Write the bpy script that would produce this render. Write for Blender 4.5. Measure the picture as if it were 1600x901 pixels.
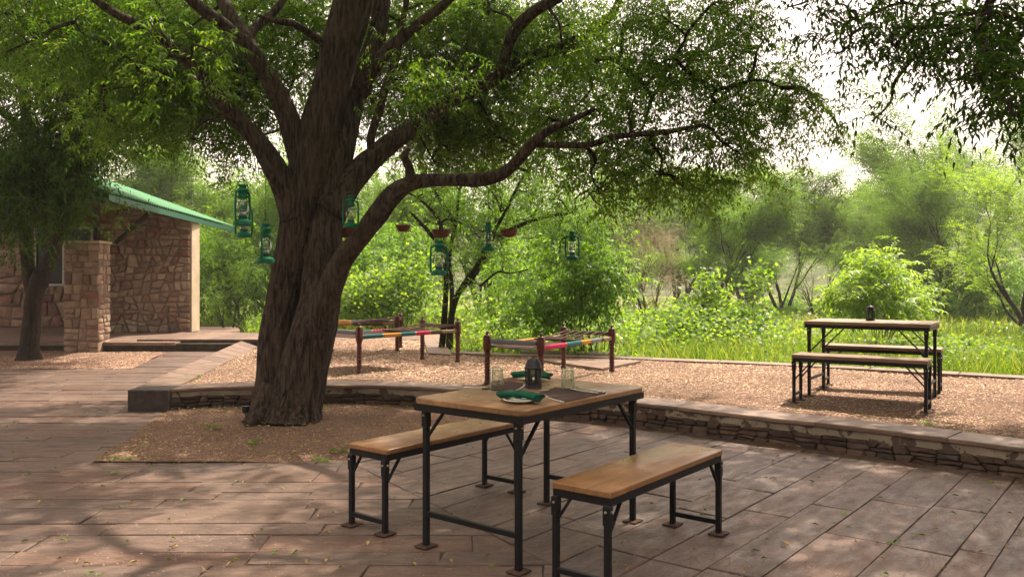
import bpy, math, random
import numpy as np
from mathutils import Vector, Matrix

for o in list(bpy.data.objects):
    bpy.data.objects.remove(o)
S = bpy.context.scene
COL = S.collection
RND = random.Random(7)
rng = np.random.default_rng(11)
PI = math.pi

# ---------------------------------------------------------------- camera
F, HX, HY, CAMH = 1303.3, 800.0, 435.8, 1.363        # measured from the picture: focal length, horizon, eye height
cam_d = bpy.data.cameras.new("camera"); cam = bpy.data.objects.new("camera", cam_d); COL.objects.link(cam)
cam.location = (0, 0, CAMH); cam.rotation_euler = (PI/2, 0, 0)
cam_d.sensor_width = 36; cam_d.lens = F/1600*36; cam_d.shift_y = -(450.5-HY)/1600
cam_d.clip_start = .05; cam_d.clip_end = 5000
S.camera = cam

# ---------------------------------------------------------------- world, sun, exposure
SUN = Vector((.45, .5, 1.0)).normalized()
w = bpy.data.worlds.new("World"); S.world = w; w.use_nodes = True
nt = w.node_tree; bg = nt.nodes["Background"]
sky = nt.nodes.new("ShaderNodeTexSky"); sky.sky_type = 'NISHITA'; sky.sun_disc = False
sky.sun_elevation = math.asin(SUN.z); sky.sun_rotation = math.atan2(SUN.x, SUN.y)
sky.air_density = 1.0; sky.dust_density = 6.0; sky.ozone_density = .6; sky.altitude = 200
mx = nt.nodes.new("ShaderNodeMix"); mx.data_type = 'RGBA'; mx.inputs[0].default_value = .68
mx.inputs[7].default_value = (13.8, 11.0, 9.5, 1)   # thin bright haze over the whole sky
nt.links.new(sky.outputs[0], mx.inputs[6]); nt.links.new(mx.outputs[2], bg.inputs[0])
bg.inputs[1].default_value = .122
sun_d = bpy.data.lights.new("sun", 'SUN'); sun = bpy.data.objects.new("sun", sun_d); COL.objects.link(sun)
sun_d.energy = 5.0; sun_d.angle = math.radians(.6); sun_d.color = (1, .87, .70)
sun.rotation_euler = SUN.to_track_quat('Z', 'Y').to_euler()
S.view_settings.view_transform = 'Standard'; S.view_settings.look = 'None'
S.view_settings.exposure = 1.03; S.view_settings.gamma = 1
S.render.engine = 'CYCLES'
S.cycles.max_bounces = 8; S.cycles.transparent_max_bounces = 16; S.cycles.transmission_bounces = 6
S.cycles.volume_bounces = 0

# ---------------------------------------------------------------- helpers
def W(px, py, d):                                     # photograph pixel at a known distance -> place
    return Vector(((px-HX)/F*d, d, CAMH-(py-HY)/F*d))
def G(px, py, z=0.):                                  # photograph pixel on a level of known height
    d = F*(CAMH-z)/(py-HY)
    return Vector(((px-HX)/F*d, d, z))

def mesh_np(name, verts, quads=None, tris=None, smooth=False):
    me = bpy.data.meshes.new(name)
    verts = np.asarray(verts, np.float32).reshape(-1, 3)
    nq = 0 if quads is None else len(quads); ntr = 0 if tris is None else len(tris)
    idx = []
    if nq: idx.append(np.asarray(quads, np.int32).ravel())
    if ntr: idx.append(np.asarray(tris, np.int32).ravel())
    idx = np.concatenate(idx)
    me.vertices.add(len(verts)); me.vertices.foreach_set('co', verts.ravel())
    me.loops.add(len(idx)); me.loops.foreach_set('vertex_index', idx)
    tot = np.concatenate([np.full(nq, 4, np.int32), np.full(ntr, 3, np.int32)])
    st = np.concatenate([[0], np.cumsum(tot)[:-1]]).astype(np.int32)
    me.polygons.add(nq+ntr); me.polygons.foreach_set('loop_start', st); me.polygons.foreach_set('loop_total', tot)
    if smooth: me.polygons.foreach_set('use_smooth', np.ones(nq+ntr, bool))
    me.update(calc_edges=True); me.validate()
    return me

def link(name, me, mat=None, parent=None, kind=None, loc=None):
    o = bpy.data.objects.new(name, me); COL.objects.link(o)
    if mat is not None and me is not None and len(me.materials) == 0: me.materials.append(mat)
    if parent is not None: o.parent = parent
    if kind: o['kind'] = kind
    if loc is not None: o.location = loc
    return o
def tag(o, label, cat, group=None, kind=None):
    o['label'] = label; o['category'] = cat
    if group: o['group'] = group
    if kind: o['kind'] = kind
    return o
def thing(name, label, cat, loc=(0, 0, 0), rz=0., group=None):
    o = bpy.data.objects.new(name, None); COL.objects.link(o); o.empty_display_size = .1
    o.location = loc; o.rotation_euler = (0, 0, rz)
    return tag(o, label, cat, group)
def copy_tree(o, parent=None):
    c = o.copy(); COL.objects.link(c); c.parent = parent
    for ch in list(o.children): copy_tree(ch, c)
    return c

class MB:                                             # collects shapes; build() links them as one mesh
    def __init__(s): s.v = []; s.f = []
    def add(s, vs, fs):
        n = len(s.v); s.v += [tuple(v) for v in vs]; s.f += [tuple(i+n for i in f) for f in fs]; return s
    def box(s, c, size, rz=0., rot=None, bev=0.):
        R = rot if rot is not None else Matrix.Rotation(rz, 3, 'Z')
        hx, hy, hz = size[0]/2, size[1]/2, size[2]/2
        c = Vector(c)
        if bev <= 0:
            vs = [c+R@Vector((x*hx, y*hy, z*hz)) for z in (-1, 1) for x, y in ((-1, -1), (1, -1), (1, 1), (-1, 1))]
            return s.add(vs, [(3, 2, 1, 0), (4, 5, 6, 7), (0, 1, 5, 4), (1, 2, 6, 5), (2, 3, 7, 6), (3, 0, 4, 7)])
        b = bev; vs = []; rings = [(-hz, b), (-hz+b, 0), (hz-b, 0), (hz, b)]
        for z, ins in rings:
            x, y = hx-ins, hy-ins
            for X, Y in ((-x+b, -y), (x-b, -y), (x, -y+b), (x, y-b), (x-b, y), (-x+b, y), (-x, y-b), (-x, -y+b)):
                vs.append(c+R@Vector((X, Y, z)))
        fs = [tuple(range(7, -1, -1)), tuple(range(24, 32))]
        for r in range(3):
            for k in range(8): fs.append((r*8+k, r*8+(k+1) % 8, r*8+8+(k+1) % 8, r*8+8+k))
        return s.add(vs, fs)
    def bar(s, p, q, w, h, up=(0, 0, 1), bev=0.):
        p, q = Vector(p), Vector(q); d = q-p; L = d.length; x = d/L
        y = Vector(up).cross(x)
        if y.length < 1e-4: y = Vector((0, 1, 0)).cross(x)
        y.normalize(); z = x.cross(y)
        R = Matrix((x, y, z)).transposed()
        return s.box((p+q)/2, (L, w, h), rot=R, bev=bev)
    def tube(s, pts, rad, n=8, cap=True):
        pts = [Vector(p) for p in pts]
        if not hasattr(rad, '__len__'): rad = [rad]*len(pts)
        t0 = (pts[1]-pts[0]).normalized(); a = Vector((1, 0, 0)) if abs(t0.x) < .8 else Vector((0, 1, 0))
        nrm = (a-t0*a.dot(t0)).normalized(); b0 = len(s.v)
        for i, p in enumerate(pts):
            t = (pts[min(i+1, len(pts)-1)]-pts[max(i-1, 0)]).normalized()
            nrm = (nrm-t*nrm.dot(t)).normalized(); bb = t.cross(nrm)
            for k in range(n):
                an = 2*PI*k/n; s.v.append(tuple(p+(nrm*math.cos(an)+bb*math.sin(an))*rad[i]))
        for i in range(len(pts)-1):
            for k in range(n):
                s.f.append((b0+i*n+k, b0+i*n+(k+1) % n, b0+(i+1)*n+(k+1) % n, b0+(i+1)*n+k))
        if cap:
            s.f.append(tuple(b0+k for k in range(n-1, -1, -1))); e = b0+(len(pts)-1)*n
            s.f.append(tuple(e+k for k in range(n)))
        return s
    def lathe(s, prof, n=20, c=(0, 0, 0), sq=None):
        b0 = len(s.v); c = Vector(c)
        for i, (r, z) in enumerate(prof):
            for k in range(n):
                an = 2*PI*(k+.5)/n; s.v.append((c.x+r*math.cos(an), c.y+r*math.sin(an), c.z+z))
        for i in range(len(prof)-1):
            for k in range(n): s.f.append((b0+i*n+k, b0+i*n+(k+1) % n, b0+(i+1)*n+(k+1) % n, b0+(i+1)*n+k))
        if prof[0][0] > 1e-5: s.f.append(tuple(b0+k for k in range(n-1, -1, -1)))
        if prof[-1][0] > 1e-5: s.f.append(tuple(b0+(len(prof)-1)*n+k for k in range(n)))
        return s
    def poly_prism(s, poly, z0, z1, bev=0.):          # poly: list of (x,y), counter-clockwise
        n = len(poly); cx = sum(p[0] for p in poly)/n; cy = sum(p[1] for p in poly)/n
        def ins(p):
            dx, dy = cx-p[0], cy-p[1]; L = math.hypot(dx, dy) or 1
            return (p[0]+dx/L*bev*1.4, p[1]+dy/L*bev*1.4)
        vs = [(p[0], p[1], z0) for p in poly]+[(p[0], p[1], z1-bev) for p in poly]
        if bev > 0: vs += [(*ins(p), z1) for p in poly]
        R = 3 if bev > 0 else 2; fs = []
        for r in range(R-1):
            for k in range(n): fs.append((r*n+k, r*n+(k+1) % n, (r+1)*n+(k+1) % n, (r+1)*n+k))
        fs.append(tuple((R-1)*n+k for k in range(n))); fs.append(tuple(range(n-1, -1, -1)))
        return s.add(vs, fs)
    def mesh(s, name, smooth=False, auto=None):
        me = bpy.data.meshes.new(name); me.from_pydata(s.v, [], s.f); me.update()
        if smooth: me.polygons.foreach_set('use_smooth', np.ones(len(me.polygons), bool))
        if auto is not None:
            me.polygons.foreach_set('use_smooth', np.ones(len(me.polygons), bool)); me.set_sharp_from_angle(angle=math.radians(auto))
        return me
    def build(s, name, mat, parent=None, smooth=False, kind=None, auto=None, loc=None):
        return link(name, s.mesh(name, smooth, auto), mat, parent, kind, loc)

def clip_poly(poly, a, b, c):                         # keep a*x+b*y+c >= 0
    out = []
    for i in range(len(poly)):
        p, q = poly[i], poly[(i+1) % len(poly)]
        dp, dq = a*p[0]+b*p[1]+c, a*q[0]+b*q[1]+c
        if dp >= 0: out.append(p)
        if dp*dq < 0:
            t = dp/(dp-dq); out.append((p[0]+(q[0]-p[0])*t, p[1]+(q[1]-p[1])*t))
    return out
def clip_conv(poly, reg):
    for i in range(len(reg)):
        (x0, y0), (x1, y1) = reg[i], reg[(i+1) % len(reg)]
        a, b = -(y1-y0), (x1-x0)
        poly = clip_poly(poly, a, b, -(a*x0+b*y0))
        if len(poly) < 3: return []
    return poly
def area(poly):
    return .5*sum(poly[i][0]*poly[(i+1) % len(poly)][1]-poly[(i+1) % len(poly)][0]*poly[i][1] for i in range(len(poly)))
def inset(poly, d):
    q = poly
    n = len(poly)
    for i in range(n):
        (x0, y0), (x1, y1) = poly[i], poly[(i+1) % n]
        L = math.hypot(x1-x0, y1-y0)
        if L < 1e-5: continue
        a, b = -(y1-y0)/L, (x1-x0)/L
        q = clip_poly(q, a, b, -(a*x0+b*y0)-d)
        if len(q) < 3: return []
    return q
def dedupe(poly, e=1e-3):
    out = []
    for p in poly:
        if not out or math.hypot(p[0]-out[-1][0], p[1]-out[-1][1]) > e: out.append(p)
    if len(out) > 2 and math.hypot(out[0][0]-out[-1][0], out[0][1]-out[-1][1]) <= e: out.pop()
    return out

# ---------------------------------------------------------------- materials
def srgb(r, g, b):
    f = lambda c: (c/255/12.92) if c/255 < .04045 else ((c/255+.055)/1.055)**2.4
    return (f(r), f(g), f(b), 1)
class Mat:
    def __init__(s, name, rough=.7, spec=.3, metal=0.):
        s.m = bpy.data.materials.new(name); s.m.use_nodes = True; s.t = s.m.node_tree; s.p = s.t.nodes["Principled BSDF"]
        s.p.inputs['Roughness'].default_value = rough; s.p.inputs['Specular IOR Level'].default_value = spec
        s.p.inputs['Metallic'].default_value = metal
        s.tc = s.t.nodes.new("ShaderNodeTexCoord"); s.vec = s.tc.outputs['Object']
    def n(s, typ, **kw):
        x = s.t.nodes.new(typ)
        for k, v in kw.items(): setattr(x, k, v)
        return x
    def mapped(s, scale=(1, 1, 1), rand=True, world=False):
        m = s.n("ShaderNodeMapping"); m.inputs['Scale'].default_value = scale
        s.t.links.new(s.tc.outputs['Object'] if not world else s.n("ShaderNodeNewGeometry").outputs['Position'], m.inputs[0])
        if rand:
            oi = s.n("ShaderNodeObjectInfo"); mu = s.n("ShaderNodeMath", operation='MULTIPLY'); mu.inputs[1].default_value = 37.
            s.t.links.new(oi.outputs['Random'], mu.inputs[0]); cb = s.n("ShaderNodeCombineXYZ")
            s.t.links.new(mu.outputs[0], cb.inputs[0]); s.t.links.new(mu.outputs[0], cb.inputs[1]); s.t.links.new(cb.outputs[0], m.inputs['Location'])
        return m.outputs[0]
    def noise(s, vec, scale, detail=4, rough=.55, dist=0.):
        x = s.n("ShaderNodeTexNoise"); x.inputs['Scale'].default_value = scale; x.inputs['Detail'].default_value = detail
        x.inputs['Roughness'].default_value = rough; x.inputs['Distortion'].default_value = dist
        s.t.links.new(vec, x.inputs['Vector']); return x.outputs['Fac']
    def ramp(s, fac, stops, interp='LINEAR'):
        x = s.n("ShaderNodeValToRGB"); x.color_ramp.interpolation = interp; e = x.color_ramp.elements
        while len(e) < len(stops): e.new(.5)
        for i, (p, c) in enumerate(stops): e[i].position = p; e[i].color = c if len(c) == 4 else (*c, 1)
        s.t.links.new(fac, x.inputs[0]); return x.outputs[0]
    def mix(s, fac, a, b, blend='MIX'):
        x = s.n("ShaderNodeMix"); x.data_type = 'RGBA'; x.blend_type = blend
        for sock, v in ((x.inputs[0], fac), (x.inputs[6], a), (x.inputs[7], b)):
            if isinstance(v, (int, float, tuple)): sock.default_value = v
            else: s.t.links.new(v, sock)
        return x.outputs[2]
    def rand(s): return s.n("ShaderNodeObjectInfo").outputs['Random']
    def color(s, c):
        if isinstance(c, tuple): s.p.inputs['Base Color'].default_value = c
        else: s.t.links.new(c, s.p.inputs['Base Color'])
        return s
    def bump(s, h, strength=.5, dist=.01):
        b = s.n("ShaderNodeBump"); b.inputs['Strength'].default_value = strength; b.inputs['Distance'].default_value = dist
        s.t.links.new(h, b.inputs['Height'])
        if hasattr(s, 'lastb'): s.t.links.new(s.lastb.outputs[0], b.inputs['Normal'])
        s.t.links.new(b.outputs[0], s.p.inputs['Normal']); s.lastb = b; return s
    def roughness(s, v): s.t.links.new(v, s.p.inputs['Roughness']); return s

def g3(a): return (a, a, a, 1)
# paving sandstone
M = {}
m = Mat('paving_sandstone', .6, .35); v = m.mapped((1.2, 3.2, 3)); vw = m.mapped((1, 1, 1), rand=False, world=True)
c1 = m.ramp(m.noise(v, 2.2, 7, .62, .6), [(.3, (.078, .055, .046)), (.48, (.112, .079, .065)), (.6, (.140, .097, .079)), (.75, (.18, .127, .102))])
c2 = m.ramp(m.rand(), [(0, (.88, .87, .90)), (.3, (1.0, .96, .94)), (.6, (1.08, 1.0, .95)), (.85, (1.10, .90, .80)), (1, (.92, .88, .88))])
c = m.mix(1., c1, c2, 'MULTIPLY')
step = m.ramp(m.noise(v, 1.7, 3, .5, 1.2), [(.30, g3(0)), (.40, g3(.3)), (.405, g3(.5)), (.5, g3(.55)), (.505, g3(.75)), (.62, g3(.8)), (.625, g3(1))])
dust = m.ramp(m.noise(vw, 1.3, 6, .6), [(.45, g3(0)), (.7, g3(.55))])
c = m.mix(1., c, m.ramp(m.noise(v, 9, 7, .72), [(.32, g3(.70)), (.68, g3(1.25))]), 'MULTIPLY')
c = m.mix(m.ramp(step, [(.28, g3(0)), (.34, g3(.5)), (.45, g3(0)), (.80, g3(0)), (.88, g3(.4)), (.97, g3(0))]), c, (.06, .042, .036, 1))
c = m.mix(dust, c, (.20, .142, .112, 1))
c = m.mix(m.ramp(m.noise(vw, 24, 4, .7), [(.62, g3(0)), (.72, g3(.5))]), c, (.06, .04, .033, 1))
m.color(c)
m.roughness(m.ramp(m.noise(v, 4, 4), [(.3, g3(.42)), (.7, g3(.72))]))
step = m.ramp(m.noise(v, 1.7, 3, .5, 1.2), [(.30, g3(0)), (.40, g3(.3)), (.405, g3(.5)), (.5, g3(.55)), (.505, g3(.75)), (.62, g3(.8)), (.625, g3(1))])
m.bump(step, 1., .010); m.bump(m.noise(v, 12, 7, .7), .6, .008)
M['paving'] = m.m
m = Mat('joint_dirt', .95, .1); m.color(m.ramp(m.noise(m.mapped(rand=False), 9, 5), [(.3, (.035, .026, .02)), (.7, (.085, .062, .046))])); m.bump(m.noise(m.mapped(rand=False), 80, 3), .5, .01); M['joint'] = m.m
# gravel and litter
def gravel(name, k=1.):
    m = Mat(name, .95, .12); vv = m.mapped(rand=False)
    a = m.ramp(m.noise(vv, 60, 3, .6), [(.3, (.11*k, .068*k, .052*k)), (.5, (.215*k, .138*k, .106*k)), (.7, (.34*k, .228*k, .172*k))])
    b = m.ramp(m.noise(vv, 1.1, 5, .6), [(.35, (.75, .72, .72)), (.65, (1.12, 1.05, 1.0))])
    m.color(m.mix(1., a, b, 'MULTIPLY')); m.bump(m.noise(vv, 70, 3, .6), .9, .02); m.bump(m.noise(vv, 6, 3), .5, .05); return m.m
M['gravel'] = gravel('gravel')
def island(name, cols, rough=.85, spec=.2):
    m = Mat(name, rough, spec); gi = m.n("ShaderNodeNewGeometry").outputs['Random Per Island']
    pn = m.noise(m.n('ShaderNodeNewGeometry').outputs['Position'], .9, 5, .65); m.color(m.mix(1., m.ramp(gi, cols, 'LINEAR'), m.ramp(pn, [(.36, g3(.62)), (.62, g3(1.12))]), 'MULTIPLY')); return m.m
M['chips'] = island('gravel_chips', [(0, (.12, .068, .050)), (.3, (.27, .165, .120)), (.6, (.42, .27, .192)), (.8, (.54, .385, .265)), (.93, (.62, .50, .34)), (1, (.18, .108, .086))])
M['redchips'] = island('reddish_gravel_chips', [(0, (.11, .060, .046)), (.35, (.23, .135, .100)), (.65, (.35, .215, .155)), (.88, (.46, .31, .215)), (1, (.50, .39, .24))])
M['litter'] = island('leaf_litter', [(0, (.38, .26, .12)), (.4, (.50, .38, .16)), (.7, (.30, .34, .08)), (1, (.14, .26, .05))])
# stone
def stone(name, cols, rs=6):
    m = Mat(name, .85, .25); vv = m.mapped((1, 1, 1)); r = m.rand()
    base = m.ramp(r, cols); n1 = m.ramp(m.noise(vv, rs, 6, .65), [(.3, g3(.62)), (.7, g3(1.3))])
    m.color(m.mix(1., base, n1, 'MULTIPLY')); m.bump(m.noise(vv, rs*2.2, 6, .7), .8, .025); return m.m
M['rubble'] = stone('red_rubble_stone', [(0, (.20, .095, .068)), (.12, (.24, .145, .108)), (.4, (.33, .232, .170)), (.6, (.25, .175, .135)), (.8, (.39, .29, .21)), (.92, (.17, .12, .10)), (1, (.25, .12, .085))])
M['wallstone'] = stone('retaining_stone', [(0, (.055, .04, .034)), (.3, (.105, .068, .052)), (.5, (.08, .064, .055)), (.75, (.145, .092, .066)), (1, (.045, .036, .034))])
m = Mat('mortar', .95, .1); m.color(m.ramp(m.noise(m.mapped(rand=False), 7, 5), [(.3, (.16, .12, .095)), (.7, (.27, .21, .165))])); m.bump(m.noise(m.mapped(rand=False), 40, 4), .6, .02); M['mortar'] = m.m
m = Mat('dark_mortar', .95, .1); m.color(m.ramp(m.noise(m.mapped(rand=False), 7, 5), [(.3, (.03, .03, .022)), (.7, (.075, .06, .045))])); m.bump(m.noise(m.mapped(rand=False), 40, 4), .6, .02); M['dmortar'] = m.m
m = Mat('peeling_plaster', .85, .2); vv = m.mapped(rand=False)
pe = m.ramp(m.noise(vv, 6, 7, .65, .4), [(.535, g3(0)), (.555, g3(1))])
m.color(m.mix(pe, m.ramp(m.noise(vv, 5, 5), [(.3, (.20, .165, .125)), (.7, (.33, .28, .21))]), (.10, .07, .055, 1)))
inv = m.ramp(pe, [(0, g3(1)), (1, g3(0))]); m.bump(inv, .8, .006); M['plaster'] = m.m
m = Mat('coping_sandstone', .6, .35); v = m.mapped((1.5, 1.5, 3)); 
c = m.mix(1., m.ramp(m.noise(v, 3, 6, .65), [(.3, (.12, .078, .060)), (.7, (.24, .16, .122))]), m.ramp(m.rand(), [(0, g3(.82)), (1, g3(1.18))]), 'MULTIPLY')
m.color(c); m.bump(m.noise(v, 10, 6, .7), .5, .008); M['coping'] = m.m
m = Mat('cream_plaster', .85, .2); m.color(m.ramp(m.noise(m.mapped(rand=False), 3, 5), [(.3, (.36, .285, .205)), (.7, (.48, .385, .28))])); M['cream'] = m.m
# bark
def bark(name, dark, light, scale=1.):
    m = Mat(name, .9, .15); vv = m.mapped((34*scale, 34*scale, 4.2*scale), rand=False); v1 = m.mapped((1, 1, 1), rand=False)
    r = m.noise(vv, 1., 6, .6, .8)
    m.color(m.mix(m.ramp(m.noise(v1, 3, 5), [(.45, g3(0)), (.75, g3(.5))]), m.ramp(r, [(.40, dark), (.58, light), (.75, (light[0]*1.35, light[1]*1.35, light[2]*1.35))]), (light[0]*1.3, light[1]*1.15, light[2]*1.0, 1)))
    m.bump(r, 1., .03*min(1, 1/scale)); m.bump(m.noise(v1, 45*scale, 4), .4, .01); return m.m
M['bark'] = bark('neem_bark', (.014, .011, .009), (.078, .058, .047))
M['bark2'] = bark('young_bark', (.014, .011, .009), (.044, .034, .027), 2.)
# leaves
def leaf(name, cols, trans=(.34, .50, .08), spec=.35, rough=.45, tf=.52):
    m = Mat(name, rough, spec); gi = m.n("ShaderNodeNewGeometry").outputs['Random Per Island']
    base = m.ramp(gi, cols); m.color(base)
    tr = m.n("ShaderNodeBsdfTranslucent"); m.t.links.new(m.mix(1., base, (trans[0]*8, trans[1]*5.2, trans[2]*8, 1), 'MULTIPLY'), tr.inputs[0])
    ms = m.n("ShaderNodeMixShader"); ms.inputs[0].default_value = tf
    m.t.links.new(m.p.outputs[0], ms.inputs[1]); m.t.links.new(tr.outputs[0], ms.inputs[2])
    m.t.links.new(ms.outputs[0], m.t.nodes['Material Output'].inputs[0]); return m.m
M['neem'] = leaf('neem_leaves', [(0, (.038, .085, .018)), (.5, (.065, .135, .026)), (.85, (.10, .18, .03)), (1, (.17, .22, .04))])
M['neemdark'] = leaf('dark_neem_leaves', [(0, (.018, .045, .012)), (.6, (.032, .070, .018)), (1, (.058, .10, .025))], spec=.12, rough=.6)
M['midleaf'] = leaf('mid_green_leaves', [(0, (.045, .10, .02)), (.5, (.075, .16, .03)), (1, (.13, .22, .04))])
M['acacia'] = leaf('acacia_leaves', [(0, (.044, .094, .018)), (.5, (.072, .145, .027)), (1, (.125, .205, .042))], spec=.2, rough=.6)
M['acaciadark'] = leaf('dark_acacia_leaves', [(0, (.035, .08, .018)), (.5, (.06, .12, .023)), (1, (.10, .17, .034))], spec=.2, rough=.6)
M['bright'] = leaf('bright_leaves', [(0, (.085, .155, .03)), (.5, (.12, .21, .04)), (1, (.19, .27, .065))], spec=.35, rough=.45)
M['pale'] = leaf('pale_dry_leaves', [(0, (.20, .17, .11)), (.5, (.28, .24, .15)), (1, (.24, .26, .11))], trans=(.2, .25, .15), spec=.15, rough=.7, tf=.3)
M['vine'] = leaf('vine_leaves', [(0, (.042, .085, .018)), (.3, (.075, .145, .028)), (.7, (.12, .205, .04)), (.92, (.175, .255, .06)), (1, (.19, .26, .09))], spec=.35, rough=.45)
M['grass'] = leaf('meadow_grass', [(0, (.10, .17, .03)), (.5, (.17, .24, .05)), (.8, (.27, .28, .10)), (1, (.36, .31, .17))], spec=.15, rough=.6)
# wood, metal, paint
def wood(name, a, b, rough=.35, grain='x', sc=1.):
    m = Mat(name, rough, .4); s_ = (1.6*sc, 16*sc, 16*sc) if grain == 'x' else (16*sc, 16*sc, 1.6*sc); vv = m.mapped(s_)
    g = m.noise(vv, 1.2, 7, .62, 1.6); base = m.ramp(g, [(.25, a), (.5, ((a[0]+b[0])/2, (a[1]+b[1])/2, (a[2]+b[2])/2)), (.72, b)])
    st = m.ramp(m.noise(m.mapped((1, 1, 1)), 3.5, 5, .6), [(.35, g3(.66)), (.7, g3(1.15))])
    kn = m.ramp(m.noise(m.mapped((2.5, 6, 6)), 2.3, 3, .5), [(.70, g3(1)), (.76, g3(.5))])
    m.color(m.mix(1., m.mix(1., base, st, 'MULTIPLY'), kn, 'MULTIPLY'))
    m.roughness(m.ramp(m.noise(m.mapped((3, 3, 3)), 2, 4), [(.35, g3(rough-.08)), (.7, g3(rough+.22))])); m.bump(g, .15, .003); return m.m
M['wood'] = wood('varnished_wood', (.17, .085, .038), (.36, .205, .10))
M['woodb'] = wood('orange_varnished_wood', (.20, .095, .038), (.38, .205, .092))
M['oldwood'] = wood('weathered_wood', (.17, .105, .065), (.32, .215, .14), .55)
m = Mat('black_metal', .5, .25, 0.); m.color(m.mix(m.ramp(m.noise(m.mapped((1, 1, 1)), 30, 5, .7), [(.60, g3(0)), (.72, g3(.6))]), (.010, .0105, .013, 1), (.04, .028, .022, 1))); m.bump(m.noise(m.mapped(), 90, 3), .12, .002); M['black'] = m.m
m = Mat('rusty_foot', .8, .2); m.color(m.ramp(m.noise(m.mapped(), 30, 5, .7), [(.35, (.028, .022, .02)), (.65, (.10, .055, .035))])); M['rust'] = m.m
m = Mat('bolt_steel', .35, .5, .9); m.color((.45, .43, .40, 1)); M['bolt'] = m.m
m = Mat('maroon_wood', .42, .4); m.color(m.ramp(m.noise(m.mapped((4, 4, 14)), 3, 5), [(.3, (.05, .012, .010)), (.7, (.135, .032, .024))])); M['maroon'] = m.m
m = Mat('dark_maroon_wood', .6, .3); m.color(m.ramp(m.noise(m.mapped((4, 4, 4)), 3, 5), [(.3, (.035, .012, .010)), (.7, (.075, .024, .018))])); M['maroond'] = m.m
def cloth(name, c, rough=.9):
    m = Mat(name, rough, .15); m.color(m.mix(m.ramp(m.noise(m.mapped(), 40, 4), [(.3, g3(0)), (.7, g3(.5))]), c, (c[0]*.7, c[1]*.7, c[2]*.7, 1)))
    wv = m.n("ShaderNodeTexWave"); wv.inputs['Scale'].default_value = 120; m.t.links.new(m.vec, wv.inputs[0]); m.bump(wv.outputs['Fac'], .2, .002); return m.m
M['c_grey'] = cloth('grey_cloth', (.20, .20, .22, 1)); M['c_pink'] = cloth('magenta_cloth', (.46, .035, .10, 1)); M['c_teal'] = cloth('teal_cloth', (.035, .13, .14, 1))
M['c_yellow'] = cloth('mustard_cloth', (.50, .24, .045, 1)); M['c_brown'] = cloth('brown_cloth', (.10, .06, .05, 1)); M['rope'] = cloth('dark_rope', (.10, .065, .055, 1))
M['napkin'] = cloth('green_napkin', (.006, .075, .042, 1), .7); M['mat'] = cloth('brown_placemat', (.062, .035, .030, 1), .8)
m = Mat('green_paint', .55, .25); m.color(m.mix(m.ramp(m.noise(m.mapped(), 14, 5), [(.45, g3(0)), (.7, g3(.6))]), (.003, .13, .062, 1), (.003, .07, .04, 1))); M['lgreen'] = m.m
m = Mat('terracotta', .8, .2); m.color(m.ramp(m.noise(m.mapped(), 9, 5), [(.3, (.10, .035, .025)), (.7, (.20, .075, .05))])); M['terra'] = m.m
m = Mat('white_ceramic', .15, .5); m.color((.78, .76, .73, 1)); M['ceramic'] = m.m
m = Mat('polished_steel', .18, .5, 1.); m.color((.62, .61, .60, 1)); M['steel'] = m.m
m = Mat('dark_iron', .5, .4, .2); m.color((.014, .016, .018, 1)); m.bump(m.noise(m.mapped(), 160, 3), .3, .003); M['iron'] = m.m
m = Mat('white_paint', .5, .4); m.color(m.ramp(m.noise(m.mapped(rand=False), 6, 5), [(.3, (.50, .48, .45)), (.7, (.72, .70, .66))])); M['white'] = m.m
m = Mat('dark_window', .35, .25); m.color((.012, .014, .014, 1)); M['wglass'] = m.m
m = Mat('green_sheet', .55, .25); m.color(m.ramp(m.noise(m.mapped((.5, 3, 3), rand=False), 2, 5), [(.3, (.025, .145, .050)), (.7, (.055, .21, .080))])); M['roof'] = m.m
m = Mat('green_fascia', .5, .4); m.color((.02, .085, .055, 1)); M['fascia'] = m.m
def glassm(name, tint, gl=.12):
    mm = bpy.data.materials.new(name); mm.use_nodes = True; t = mm.node_tree; t.nodes.clear()
    o = t.nodes.new("ShaderNodeOutputMaterial"); a = t.nodes.new("ShaderNodeBsdfTransparent"); a.inputs[0].default_value = tint
    b = t.nodes.new("ShaderNodeBsdfGlossy"); b.inputs['Roughness'].default_value = .03; x = t.nodes.new("ShaderNodeMixShader")
    fr = t.nodes.new("ShaderNodeLayerWeight"); fr.inputs[0].default_value = .35; cr = t.nodes.new("ShaderNodeMath"); cr.operation = 'MULTIPLY_ADD'; cr.inputs[1].default_value = .6; cr.inputs[2].default_value = gl*.5
    t.links.new(fr.outputs['Facing'], cr.inputs[0]); t.links.new(cr.outputs[0], x.inputs[0])
    t.links.new(a.outputs[0], x.inputs[1]); t.links.new(b.outputs[0], x.inputs[2]); t.links.new(x.outputs[0], o.inputs[0]); return mm
M['glass'] = glassm('clear_glass', (.93, .96, .94, 1))

# ---------------------------------------------------------------- ground, patio, terrace
m = Mat('meadow_ground', .95, .1); vv = m.mapped(rand=False)
m.color(m.mix(m.ramp(m.noise(vv, .12, 6, .6), [(.4, g3(0)), (.62, g3(1))]), m.ramp(m.noise(vv, 3, 5), [(.3, (.06, .10, .025)), (.7, (.11, .17, .04))]), m.ramp(m.noise(vv, 2, 5), [(.3, (.20, .16, .09)), (.7, (.30, .24, .14))])))
m.bump(m.noise(vv, 8, 5), .8, .1); M['ground'] = m.m
GZ = -.22
def hillf(x, y):
    d = y-170+.02*x
    h = 0.
    if y > 70:
        k = min(1, (y-70)/120); k = k*k*(3-2*k)
        r = 9+8.5*math.exp(-((x-68)/34)**2)+13*math.exp(-((x+70)/60)**2)+2.5*math.sin(x*.031+1)+2.2*math.sin(x*.09)+1.2*math.sin(x*.21+y*.1)
        h = k*max(r, 4)
    return h
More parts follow.
